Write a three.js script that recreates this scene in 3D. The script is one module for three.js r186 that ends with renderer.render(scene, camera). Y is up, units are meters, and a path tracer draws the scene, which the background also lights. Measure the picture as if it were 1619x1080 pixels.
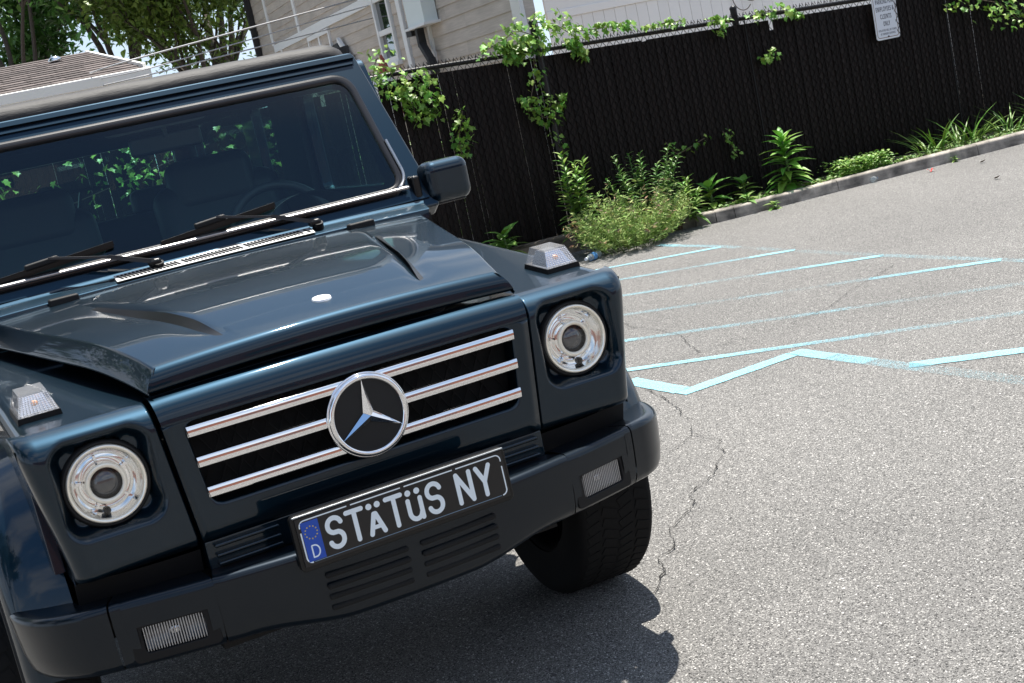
import * as THREE from 'three';
import { mergeGeometries } from 'three/addons/utils/BufferGeometryUtils.js';
import { RoundedBoxGeometry } from 'three/addons/geometries/RoundedBoxGeometry.js';
import { ImprovedNoise } from 'three/addons/math/ImprovedNoise.js';

// ------------------------------------------------------------------ camera, sky, sun, exposure
const scene = new THREE.Scene();
const camera = new THREE.PerspectiveCamera(27.31, 1024 / 683, 0.05, 600);
camera.rotation.order = 'YXZ';
camera.position.set(-1.0116, 1.581, 3.127);
camera.rotation.set(-0.17958, -0.42736, -0.21432);
const renderer = new THREE.WebGLRenderer({ antialias: true });
renderer.setSize(1024, 683);
renderer.toneMapping = THREE.LinearToneMapping;
renderer.toneMappingExposure = 2.0;
renderer.shadowMap.enabled = true;

const noise = new ImprovedNoise();
const fbm = (x, y, z, o = 4) => { let a = 0.5, s = 0; for (let i = 0; i < o; i++) { s += a * noise.noise(x, y, z); x *= 2.03; y *= 2.03; z *= 2.03; a *= 0.5; } return s; };
const SUN = new THREE.Vector3(0.235, 0.953, -0.19).normalize();
{
  const W = 1024, H = 512, d = new Float32Array(W * H * 4);
  const sm = (a, b, x) => { const t = Math.min(1, Math.max(0, (x - a) / (b - a))); return t * t * (3 - 2 * t); };
  for (let j = 0; j < H; j++) for (let i = 0; i < W; i++) {
    const el = ((j + 0.5) / H - 0.5) * Math.PI, az = ((i + 0.5) / W - 0.5) * 2 * Math.PI;
    const y = Math.sin(el), x = Math.cos(el) * Math.cos(az), z = Math.cos(el) * Math.sin(az);
    const yy = Math.max(0, y), t = Math.pow(1 - yy, 2.4);
    let r = 0.12 + 0.62 * t, g = 0.27 + 0.62 * t, b = 0.58 + 0.46 * t;
    const k = 1 / (yy + 0.25);
    const c = sm(0.05, 0.42, fbm(x * k * 1.3 + 4.2, z * k * 2.6 + 1.7, 3.1, 6) + 0.19) * sm(0.02, 0.2, yy) * 0.75;
    r += (1.05 - r) * c; g += (1.08 - g) * c; b += (1.12 - b) * c;
    const sd = Math.max(0, x * SUN.x + y * SUN.y + z * SUN.z), gl = 0.55 * Math.pow(sd, 24) + 0.12 * Math.pow(sd, 5);
    r += gl; g += gl; b += gl;
    const o = (j * W + i) * 4; d[o] = r; d[o + 1] = g; d[o + 2] = b; d[o + 3] = 1;
  }
  const sky = new THREE.DataTexture(d, W, H, THREE.RGBAFormat, THREE.FloatType);
  sky.mapping = THREE.EquirectangularReflectionMapping; sky.magFilter = THREE.LinearFilter; sky.needsUpdate = true;
  scene.background = sky; scene.environment = sky;
}
scene.backgroundIntensity = 0.58; scene.environmentIntensity = 0.58;
const sun = new THREE.DirectionalLight(new THREE.Color(1, 0.955, 0.88), 5);
sun.position.copy(SUN).multiplyScalar(40); sun.castShadow = true;
Object.assign(sun.shadow.camera, { left: -20, right: 20, top: 20, bottom: -20, near: 1, far: 90 });
sun.shadow.mapSize.set(4096, 4096);
scene.add(sun, sun.target);

// ------------------------------------------------------------------ helpers
function rng(seed) { let s = seed >>> 0; return () => { s = (s + 0x6D2B79F5) >>> 0; let t = s; t = Math.imul(t ^ (t >>> 15), t | 1); t ^= t + Math.imul(t ^ (t >>> 7), t | 61); return ((t ^ (t >>> 14)) >>> 0) / 4294967296; }; }
const used = {};
const numbered = n => { const k = used[n] = (used[n] ?? -1) + 1; return k ? `${n}_${String(k).padStart(3, '0')}` : n; };
function clean(g) { let q = g.index ? g.toNonIndexed() : g; for (const k of Object.keys(q.attributes)) if (!['position', 'normal', 'uv', 'color'].includes(k)) q.deleteAttribute(k); return q; }
function join(list) {
  const gs = list.map(clean); const hasC = gs.some(g => g.attributes.color);
  for (const g of gs) if (hasC && !g.attributes.color) { const n = g.attributes.position.count; g.setAttribute('color', new THREE.BufferAttribute(new Float32Array(n * 3).fill(1), 3)); }
  return gs.length === 1 ? gs[0] : mergeGeometries(gs);
}
function part(name, geo, mat, parent, label) {
  const m = new THREE.Mesh(Array.isArray(geo) ? join(geo) : geo, mat);
  m.name = name; m.castShadow = m.receiveShadow = true; parent.add(m);
  if (label) m.userData.label = label;
  return m;
}
function thing(name, label, category, pos = [0, 0, 0], group) {
  const o = new THREE.Group(); o.name = numbered(name); o.position.set(...pos); scene.add(o);
  o.userData = { label, category }; if (group) o.userData.group = group; return o;
}
function struct(name, geo, mat, parent = scene) {
  const m = part(parent === scene ? numbered(name) : name, geo, mat, parent);
  if (parent === scene) m.userData.kind = 'structure'; return m;
}
const V = (x, y, z) => new THREE.Vector3(x, y, z);
function box(w, h, d, x = 0, y = 0, z = 0, rx = 0, ry = 0, rz = 0) { const g = new THREE.BoxGeometry(w, h, d); g.rotateX(rx); g.rotateY(ry); g.rotateZ(rz); g.translate(x, y, z); return g; }
function rbox(w, h, d, r, x = 0, y = 0, z = 0, seg = 3) { const g = new RoundedBoxGeometry(w, h, d, seg, r); g.translate(x, y, z); return g; }
function cyl(r0, r1, h, n, x = 0, y = 0, z = 0, rx = 0, rz = 0) { const g = new THREE.CylinderGeometry(r0, r1, h, n); g.rotateX(rx); g.rotateZ(rz); g.translate(x, y, z); return g; }
function tube(pts, r, n = 8, seg = 0, closed = false) { const c = new THREE.CatmullRomCurve3(pts.map(p => p.isVector3 ? p : V(...p)), closed, 'catmullrom', 0.3); return new THREE.TubeGeometry(c, seg || pts.length * 6, r, n, closed); }
function bar(a, b, w, h) { // straight bar of rectangular section from a to b
  const A = V(...a), B = V(...b), L = A.distanceTo(B), g = new THREE.BoxGeometry(w, h, L);
  const m = new THREE.Matrix4().lookAt(A, B, V(0, 1, 0)); m.setPosition(A.add(B).multiplyScalar(0.5)); g.applyMatrix4(m); return g;
}
function surf(nu, nv, fn) { // parametric sheet u,v in 0..1
  const p = [], uv = [], ix = [];
  for (let j = 0; j <= nv; j++) for (let i = 0; i <= nu; i++) { p.push(...fn(i / nu, j / nv)); uv.push(i / nu, j / nv); }
  for (let j = 0; j < nv; j++) for (let i = 0; i < nu; i++) { const a = j * (nu + 1) + i, b = a + 1, c = a + nu + 1, d = c + 1; ix.push(a, b, d, a, d, c); }
  const g = new THREE.BufferGeometry(); g.setAttribute('position', new THREE.Float32BufferAttribute(p, 3)); g.setAttribute('uv', new THREE.Float32BufferAttribute(uv, 2));
  g.setIndex(ix); g.computeVertexNormals(); return g;
}
function mirror(g) { // copy of a geometry reflected in x
  const q = clean(g.clone()), P = q.attributes.position, N = q.attributes.normal, U = q.attributes.uv;
  for (let i = 0; i < P.count; i++) { P.setX(i, -P.getX(i)); N.setX(i, -N.getX(i)); }
  const sw = (A, n) => { for (let i = 0; i < P.count; i += 3) for (let k = 0; k < n; k++) { const a = A.array[(i + 1) * n + k]; A.array[(i + 1) * n + k] = A.array[(i + 2) * n + k]; A.array[(i + 2) * n + k] = a; } };
  sw(P, 3); sw(N, 3); if (U) sw(U, 2); return q;
}
const side = (g, s) => s > 0 ? g : mirror(g);
function rr(x0, y0, x1, y1, r, P = new THREE.Shape()) { // rounded rectangle
  P.moveTo(x0 + r, y0); P.lineTo(x1 - r, y0); P.absarc(x1 - r, y0 + r, r, -Math.PI / 2, 0); P.lineTo(x1, y1 - r); P.absarc(x1 - r, y1 - r, r, 0, Math.PI / 2);
  P.lineTo(x0 + r, y1); P.absarc(x0 + r, y1 - r, r, Math.PI / 2, Math.PI); P.lineTo(x0, y0 + r); P.absarc(x0 + r, y0 + r, r, Math.PI, Math.PI * 1.5); return P;
}
function rpoly(pts, r, P = new THREE.Shape()) { // polygon with rounded corners
  const n = pts.length;
  for (let i = 0; i < n; i++) {
    const a = pts[(i + n - 1) % n], b = pts[i], c = pts[(i + 1) % n];
    const la = Math.hypot(a[0] - b[0], a[1] - b[1]), lc = Math.hypot(c[0] - b[0], c[1] - b[1]);
    const p = [b[0] + (a[0] - b[0]) * r / la, b[1] + (a[1] - b[1]) * r / la], q = [b[0] + (c[0] - b[0]) * r / lc, b[1] + (c[1] - b[1]) * r / lc];
    if (i) P.lineTo(...p); else P.moveTo(...p);
    P.quadraticCurveTo(b[0], b[1], q[0], q[1]);
  }
  P.closePath(); return P;
}
const ext = (shape, depth, bevel = 0, seg = 2, cs = 8) => new THREE.ExtrudeGeometry(shape, { depth, bevelEnabled: bevel > 0, bevelThickness: bevel, bevelSize: bevel, bevelOffset: -bevel, bevelSegments: seg, curveSegments: cs });
const canvas = (w, h) => { const c = document.createElement('canvas'); c.width = w; c.height = h; return c; };
function canvasTex(c) { const t = new THREE.CanvasTexture(c); t.colorSpace = THREE.SRGBColorSpace; t.anisotropy = 8; return t; }
function noiseTex(size, fn, srgb = false, rep = [1, 1]) { // fn(u,v) -> [r,g,b] 0..1
  const d = new Uint8Array(size * size * 4);
  for (let j = 0; j < size; j++) for (let i = 0; i < size; i++) { const c = fn(i / size, j / size), o = (j * size + i) * 4; for (let k = 0; k < 3; k++) d[o + k] = Math.max(0, Math.min(255, c[k] * 255)); d[o + 3] = 255; }
  const t = new THREE.DataTexture(d, size, size); t.wrapS = t.wrapT = THREE.RepeatWrapping; t.magFilter = t.minFilter = THREE.LinearFilter; t.repeat.set(...rep);
  if (srgb) t.colorSpace = THREE.SRGBColorSpace; t.needsUpdate = true; return t;
}
const col = (r, g, b) => new THREE.Color().setRGB(r, g, b);
const std = (c, rough, o = {}) => new THREE.MeshStandardMaterial({ color: c, roughness: rough, ...o });
const phy = (c, rough, o = {}) => new THREE.MeshPhysicalMaterial({ color: c, roughness: rough, ...o });
const smooth = (a, b, x) => { const t = Math.min(1, Math.max(0, (x - a) / (b - a))); return t * t * (3 - 2 * t); };
function uvXZ(g, s = 1) { const P = g.attributes.position, U = []; for (let i = 0; i < P.count; i++) U.push(P.getX(i) * s, P.getZ(i) * s); g.setAttribute('uv', new THREE.Float32BufferAttribute(U, 2)); return g; }
function paintRange(g, f) { const P = g.attributes.position, C = []; for (let i = 0; i < P.count; i++) C.push(...f(P.getX(i), P.getY(i), P.getZ(i))); g.setAttribute('color', new THREE.Float32BufferAttribute(C, 3)); return g; }

// ------------------------------------------------------------------ ground
const rA = rng(11);
const asphalt = (() => { // loose-packed aggregate: pale and dark stones in a grey binder, 2 m square
  const S = 2048, h = new Float32Array(S * S), c = new Float32Array(S * S).fill(0.30);
  for (let i = 0; i < S * S; i++) c[i] += (rA() - 0.5) * 0.08;
  for (let n = 0; n < 300000; n++) {
    const x = rA() * S, y = rA() * S, q = rA(), r = 0.9 + 2.5 * q * q * rA() + 0.8 * rA(), v = rA(), e = 0.6 + rA() * 0.8, a = rA() * 3.14, ca = Math.cos(a), sa = Math.sin(a);
    const tone = v < 0.33 ? 0.09 + 0.15 * rA() : v < 0.87 ? 0.28 + 0.18 * rA() : 0.43 + 0.19 * rA(), ht = 0.4 + 0.6 * rA();
    const R = Math.ceil(r * 1.4);
    for (let j = -R; j <= R; j++) for (let i = -R; i <= R; i++) {
      const px = (i * ca + j * sa) / e, py = (-i * sa + j * ca) * e, d = (px * px + py * py) / (r * r); if (d > 1) continue;
      const o = ((Math.round(y) + j + S) % S) * S + (Math.round(x) + i + S) % S; c[o] = tone; h[o] = ht * (1 - d * 0.7);
    }
  }
  const mk = (f, srgb) => { const d = new Uint8Array(S * S * 4); for (let i = 0; i < S * S; i++) { const v = f(i); d[i * 4] = v[0] * 255; d[i * 4 + 1] = v[1] * 255; d[i * 4 + 2] = v[2] * 255; d[i * 4 + 3] = 255; } const t = new THREE.DataTexture(d, S, S); t.wrapS = t.wrapT = THREE.RepeatWrapping; t.magFilter = THREE.LinearFilter; t.minFilter = THREE.LinearMipmapLinearFilter; t.generateMipmaps = true; if (srgb) t.colorSpace = THREE.SRGBColorSpace; t.needsUpdate = true; return t; };
  return { map: mk(i => [Math.min(1, c[i] * 1.42), Math.min(1, c[i] * 1.40), Math.min(1, c[i] * 1.365)], true), bump: mk(i => [h[i], h[i], h[i]], false) };
})();
const lot = (() => {
  const ax = []; for (let x = -12; x <= 14; x += 0.4) ax.push(x); for (const e of [20, 30, 50, 90, 200]) { ax.push(e); ax.unshift(-e); }
  const az = []; for (let z = -14; z <= 6; z += 0.4) az.push(z); for (const e of [10, 16, 30, 60, 200]) { az.push(e); az.unshift(-e - 10); }
  const nx = ax.length - 1, nz = az.length - 1;
  const g = surf(nx, nz, (u, v) => [ax[Math.round(u * nx)], 0, az[Math.round((1 - v) * nz)]]);
  uvXZ(g, 0.5); paintRange(g, (x, y, z) => { const n = fbm(x * 0.35, 7.7, z * 0.35, 4) * 0.30 + fbm(x * 1.3, 2.2, z * 1.3, 3) * 0.16, t = Math.max(0.6, 0.92 + n); return [t, t * 0.995, t * 0.99]; });
  return struct('parking_lot', g, std(0xffffff, 0.92, { map: asphalt.map, bumpMap: asphalt.bump, bumpScale: 0.004, vertexColors: true }));
})();
{ // faded light blue markings, worn through to the stones
  const wear = noiseTex(1024, (u, v) => { const a = Math.sin(u * 6.2832), b = Math.cos(u * 6.2832), c = Math.sin(v * 6.2832), d = Math.cos(v * 6.2832); const n = fbm(a * 30 + 3 + c * 17, b * 30 + d * 17, c * 30 + d * 9, 3); const s = rA(); return Array(3).fill(n * 0.9 + (s - 0.5) * 0.95 + 0.62); });
  const cache = {}, mk = (amt) => { const k = Math.round(amt * 25) / 25; return cache[k] ??= std(col(0.25, 0.56, 0.65), 0.8, { alphaMap: wear, alphaTest: k }); };
  const line = (a, b, w, w0, w1) => { // wear runs from w0 at a to w1 at b
    const LL = Math.hypot(b[0] - a[0], b[1] - a[1]), S = Math.max(1, Math.round(LL / 0.28)), r = rng(Math.round(a[0] * 1000 + b[1] * 7));
    for (let q = 0; q < S; q++) {
      const p0 = [a[0] + (b[0] - a[0]) * q / S, a[1] + (b[1] - a[1]) * q / S], dx = (b[0] - a[0]) / S, dz = (b[1] - a[1]) / S, L = Math.hypot(dx, dz), nx = -dz / L * w / 2, nz = dx / L * w / 2, N = Math.max(1, Math.round(L / 0.05));
      const e = Array.from({ length: N + 1 }, () => [1 + (r() - 0.5) * 0.14, 1 + (r() - 0.5) * 0.14]);
      const g = surf(1, N, (u, v) => { const k = e[Math.round(v * N)], s = u ? k[0] : -k[1]; return [p0[0] + dx * v + nx * s, 0.004, p0[1] + dz * v + nz * s]; });
      uvXZ(g, 1.3); part('painted_line', g, mk(w0 + (w1 - w0) * (q + 0.5) / S + (r() - 0.5) * 0.12), lot);
    }
  };
  const mid = (a, b, t) => [a[0] + (b[0] - a[0]) * t, a[1] + (b[1] - a[1]) * t];
  const L = [[[4.10, -6.66], [5.031, -5.956], 0.55, 0.62, 0.42], [[3.70, -6.12], [4.991, -4.977], 0.72, 0.82, 0.48], [[3.40, -5.46], [4.895, -3.939], 0.74, 0.84, 0.46], [[3.05, -4.80], [4.86, -2.90], 0.80, 0.92, 0.52], [[2.70, -4.0], [4.75, -1.94], 0.70, 0.90, 0.90], [[2.40, -3.22], [4.6, -1.18], 0.40, 0.88, 0.90]];
  for (const [a, b, m0, m1, m2] of L) { const q = mid(a, b, 0.62); line(a, q, 0.068, m0, m1); line(q, b, 0.072, m1, m2); }
  const T = [[5.05, -6.90], [5.05, -5.993], [4.96, -4.882], [4.895, -3.939], [4.86, -3.02], [4.83, -2.0]];
  [[0.6, 0.86], [0.88, 0.94], [0.92, 0.84], [0.80, 0.88], [0.86, 0.9]].forEach(([m, n], i) => line(T[i], T[i + 1], 0.07, m, n));
  line([2.34, -2.95], [2.34, -2.45], 0.10, 0.5, 0.42); line([2.30, -2.41], [2.985, -2.43], 0.098, 0.40, 0.44);
  line([3.02, -2.47], [3.015, -1.9], 0.095, 0.42, 0.74); line([3.015, -1.9], [3.015, -1.2], 0.095, 0.78, 0.90); line([3.015, -1.2], [3.02, -0.5], 0.095, 0.90, 0.96);
  line([3.03, -1.66], [3.7, -1.0], 0.095, 0.42, 0.52);
  // cracks
  const cm = std(col(0.012, 0.011, 0.010), 1);
  const crack = (pts, w) => {
    const r = rng(Math.round(pts[0][0] * 991 + pts[0][1] * 77)), q = [];
    for (let i = 0; i < pts.length - 1; i++) { const [a, b] = [pts[i], pts[i + 1]], n = Math.max(2, Math.round(Math.hypot(a[0] - b[0], a[1] - b[1]) / 0.022)); for (let k = 0; k < n; k++) { const t = k / n, j = k ? 0.011 : 0.004; q.push([a[0] + (b[0] - a[0]) * t + (r() - 0.5) * j, a[1] + (b[1] - a[1]) * t + (r() - 0.5) * j, w * (0.15 + 0.85 * r() * r())]); } }
    q.push([...pts[pts.length - 1], 0.0005]); q[0][2] = 0.001; const N = q.length - 1;
    const g = surf(1, N, (u, v) => { const i = Math.round(v * N), a = q[Math.max(0, i - 1)], b = q[Math.min(N, i + 1)], dx = b[0] - a[0], dz = b[1] - a[1], L2 = Math.hypot(dx, dz) || 1, s = (u - 0.5) * q[i][2]; return [q[i][0] - dz / L2 * s, 0.0075, q[i][1] + dx / L2 * s]; });
    part('crack', g, cm, lot);
  };
  crack([[2.485, -3.076], [2.579, -3.032], [2.715, -3.025], [2.842, -3.054], [3.004, -3.027], [3.246, -3.004], [3.392, -2.996], [3.585, -3.046], [3.757, -3.088], [4.036, -3.276], [4.343, -3.424], [4.7, -3.6]], 0.008);
  crack([[3.183, -4.468], [3.076, -4.075], [3.098, -3.904], [3.054, -3.536], [2.939, -3.307], [2.839, -3.024]], 0.009);
  crack([[2.283, -2.7], [2.237, -2.5], [2.208, -2.393], [2.127, -2.14], [2.073, -2.059], [2.063, -1.911]], 0.009);
  crack([[2.003, -1.877], [1.932, -1.761], [1.942, -1.651], [1.943, -1.563], [1.88, -1.523]], 0.008);
  crack([[1.932, -1.761], [1.81, -1.684], [1.734, -1.642]], 0.009);
  crack([[1.88, -1.523], [1.873, -1.474], [1.846, -1.405], [1.746, -1.316], [1.659, -1.213], [1.523, -1.14], [1.466, -1.1], [1.458, -1.045], [1.394, -0.979], [1.224, -0.856], [1.173, -0.75], [1.141, -0.694], [1.051, -0.662], [1.014, -0.553], [0.978, -0.529], [0.931, -0.463], [0.88, -0.421]], 0.0085);
}
// ------------------------------------------------------------------ kerb and bed
const concreteTex = noiseTex(512, (u, v) => { const n = fbm(u * 9, v * 9, 1.3, 5) * 0.30 + (rA() - 0.5) * 0.10; const s = fbm(u * 3, v * 40, 5, 3) * 0.12; const t = 0.50 + n * 1.3 + s; return [t, t * 0.955, t * 0.89]; }, true);
const M_conc = std(0xffffff, 0.9, { map: concreteTex });
const M_concOld = std(col(0.52, 0.47, 0.42), 0.95, { map: concreteTex });
{
  const K = new THREE.Group(); K.name = 'kerb'; K.userData.kind = 'structure'; scene.add(K);
  const fore = []; // foot line of the kerb face, right to left, bending back to the fence
  const pts = [[13.2, -6.18], [10.4, -6.58], [8.6, -6.83], [7.1, -7.04], [6.05, -7.18]];
  for (let i = 0; i < pts.length - 1; i++) fore.push([pts[i], pts[i + 1]]);
  const prof = (w, h, r = 0.022) => { const s = new THREE.Shape(); s.moveTo(0, -0.05); s.lineTo(w, -0.05); s.lineTo(w, h - 0.006); s.lineTo(w - 0.006, h); s.lineTo(r, h); s.quadraticCurveTo(0.002, h, 0, h - r); s.lineTo(-0.012, 0); s.closePath(); return s; };
  const seg = (a, b, w, h, mat) => {
    const L = Math.hypot(b[0] - a[0], b[1] - a[1]) - 0.006; const g = new THREE.ExtrudeGeometry(prof(w, h), { depth: L, bevelEnabled: false, curveSegments: 5, steps: 1 });
    const X = V(b[0] - a[0], 0, b[1] - a[1]).normalize(), Y = V(0, 1, 0), Z = X.clone(); const N = V(Z.z, 0, -Z.x); if (N.z > 0) N.negate(); // local x: away from the lot
    g.applyMatrix4(new THREE.Matrix4().makeBasis(N, Y, Z).setPosition(a[0], 0, a[1])); g.computeVertexNormals();
    const U = [], P = g.attributes.position; for (let i = 0; i < P.count; i++) U.push((P.getX(i) + P.getZ(i)) * 0.7, (P.getY(i) + P.getZ(i) * 0.3) * 0.9); g.setAttribute('uv', new THREE.Float32BufferAttribute(U, 2));
    part('kerb_stone', g, mat, K);
  };
  for (const [a, b] of fore) seg(a, b, 0.15, 0.10, M_conc);
  const c = []; for (let i = 0; i <= 4; i++) { const t = i / 4 * 1.25; c.push([6.05 - 0.55 * Math.sin(t), -7.18 - 0.08 * i / 4 - 0.55 * (1 - Math.cos(t))]); }
  for (let i = 0; i < 4; i++) seg(c[i], c[i + 1], 0.15, 0.10, M_conc);
  for (let i = 0; i < 5; i++) seg([5.3 - i * 1.7, -7.80 - i * 0.153], [3.6 - i * 1.7, -7.953 - i * 0.153], 0.10, 0.17, M_concOld);
  const sh = [[13.2, -6.3], [10.4, -6.70], [8.6, -6.95], [7.1, -7.16], [6.0, -7.30], [5.6, -7.42], [5.3, -7.9], [5.3, -8.2], [13.2, -7.5]];
  const s = new THREE.Shape(); sh.forEach(([x, z], i) => i ? s.lineTo(x, -z) : s.moveTo(x, -z)); const g = new THREE.ExtrudeGeometry(s, { depth: 0.10, bevelEnabled: false }); g.rotateX(-Math.PI / 2); g.translate(0, -0.03, 0);
  const soilTex = noiseTex(512, (u, v) => { const t = 0.32 + fbm(u * 30, v * 30, 8, 4) * 0.4 + (rA() - 0.5) * 0.16; return [t, t * 0.84, t * 0.66]; }, true);
  uvXZ(g, 1); struct('soil_bed', g, std(0xffffff, 1, { map: soilTex }));
}
// ------------------------------------------------------------------ the car
const flakes = noiseTex(512, () => { const a = rA() * 6.283, r = rA() * rA() * 0.30; return [0.5 + 0.5 * r * Math.cos(a), 0.5 + 0.5 * r * Math.sin(a), 1]; });
const M_paint = phy(col(0.0026, 0.0145, 0.0270), 0.45, { metalness: 0.9, clearcoat: 0.80, clearcoatRoughness: 0.035, specularIntensity: 0.6 });
const M_bumper = phy(col(0.002, 0.0065, 0.012), 0.42, { metalness: 0.5, specularIntensity: 0.3, clearcoat: 0.55, clearcoatRoughness: 0.09 });
const M_black = phy(col(0.008, 0.008, 0.0085), 0.55, { specularIntensity: 0.4 });
const M_gloss = phy(col(0.005, 0.005, 0.005), 0.40, { specularIntensity: 0.5, clearcoat: 0.2, clearcoatRoughness: 0.15 });
const M_rubber = phy(col(0.012, 0.012, 0.0125), 0.6, { specularIntensity: 0.5 });
const M_seal = phy(col(0.010, 0.009, 0.0095), 0.3, { specularIntensity: 0.4, clearcoat: 0.6, clearcoatRoughness: 0.22 });
const M_chrome = std(col(0.86, 0.86, 0.87), 0.035, { metalness: 1 });
const M_silver = std(col(0.80, 0.80, 0.80), 0.16, { metalness: 1 });
const M_tyre = phy(col(0.009, 0.009, 0.009), 0.85, { specularIntensity: 0.35 });
const M_glass = phy(col(0.70, 0.93, 0.91), 0.0, { transmission: 1, thickness: 0, ior: 1.52 });
const M_side = phy(col(0.66, 0.84, 0.80), 0.0, { transmission: 1, thickness: 0, ior: 1.52 });
const M_clear = phy(col(1, 1, 1), 0.0, { transmission: 1, thickness: 0, ior: 1.5 });
const M_trim = std(col(0.020, 0.021, 0.023), 0.7);
const M_leather = std(col(0.028, 0.028, 0.030), 0.5);
const fabricTex = noiseTex(256, (u, v) => { const t = 0.5 + fbm(u * 24, v * 24, 2, 3) * 0.5 + (rA() - 0.5) * 0.35; return [t, t, t]; });
const M_top = std(col(0.012, 0.0112, 0.0118), 0.66, { bumpMap: fabricTex, bumpScale: 0.0012 });
const M_head = std(col(0.10, 0.10, 0.105), 0.9);

const car = thing('off_road_car', 'dark blue boxy off-road car with round headlights and a black number plate', 'car');
const hoodY = z => { const t = -z; return t > 0.42 ? 1.1855 + 0.0755 * (t - 0.42) : 1.1855 - 0.0755 * (0.42 - t) - 0.27 * (0.42 - t) ** 2; };
const hoodW = z => 0.435 + 0.235 * (-z - 0.066);
// body shell: sides with window openings, roof slab, floor, tail
{
  const sidePanel = s => {
    const P = rpoly([[1.16, 0.70], [4.02, 0.70], [4.02, 1.76], [1.46, 1.76], [1.18, 1.26]], 0.03);
    P.holes.push(rpoly([[1.40, 1.33], [2.06, 1.33], [2.06, 1.69], [1.60, 1.69]], 0.03, new THREE.Path()));
    P.holes.push(rr(2.46, 1.35, 2.78, 1.69, 0.03, new THREE.Path()));
    P.holes.push(rr(2.95, 1.35, 3.85, 1.69, 0.05, new THREE.Path()));
    const g = ext(P, 0.035, 0.004); g.rotateY(Math.PI / 2); g.translate(0.715, 0, 0); return side(g, s); // shape x runs to -z
  };
  for (const s of [1, -1]) {
    const bs = part('body_side', sidePanel(s), M_paint, car);
    const w = (x0, x1, y0, y1) => { const g = box(0.005, y1 - y0, x1 - x0, s * 0.733, (y0 + y1) / 2, -(x0 + x1) / 2); part('side_window', g, M_side, bs); };
    w(1.44, 2.06, 1.33, 1.69); w(2.46, 2.78, 1.35, 1.69); w(2.95, 3.85, 1.35, 1.69);
    part('wing_panel', side((() => { const P = new THREE.Shape(); P.moveTo(0.14, 0.72); P.lineTo(0.20, 1.03); P.lineTo(1.26, 1.13); P.lineTo(1.26, 0.45); P.absarc(0.74, 0.40, 0.47, 0.1, Math.PI - 0.75, false); P.closePath(); const g = ext(P, 0.02, 0.003, 2, 20); g.rotateY(Math.PI / 2); g.translate(0.735, 0, 0); return g; })(), s), M_paint, car);
    part('sill', side(box(0.12, 0.10, 2.0, 0.70, 0.62, -2.2), s), M_black, car);
  }
  const tail = rr(-0.745, 0.70, 0.745, 1.76, 0.03); tail.holes.push(rr(-0.64, 1.31, 0.64, 1.66, 0.05, new THREE.Path()));
  const tg = ext(tail, 0.04, 0.004); tg.translate(0, 0, -4.06); const tm = part('tail_panel', tg, M_paint, car);
  part('rear_window', box(1.29, 0.36, 0.005, 0, 1.485, -4.045), M_side, tm);
  part('rear_wiper', [bar([0.02, 1.515, -4.10], [0.36, 1.490, -4.10], 0.016, 0.016), bar([0.16, 1.50, -4.10], [0.10, 1.33, -4.09], 0.014, 0.014)], M_gloss, tm);
  part('floor_pan', [box(1.44, 0.05, 3.9, 0, 0.63, -2.1), box(1.1, 0.34, 0.9, 0, 0.62, -0.75)], M_black, car);
  part('firewall', box(1.46, 0.55, 0.03, 0, 0.95, -1.12), M_black, car);
}
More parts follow.
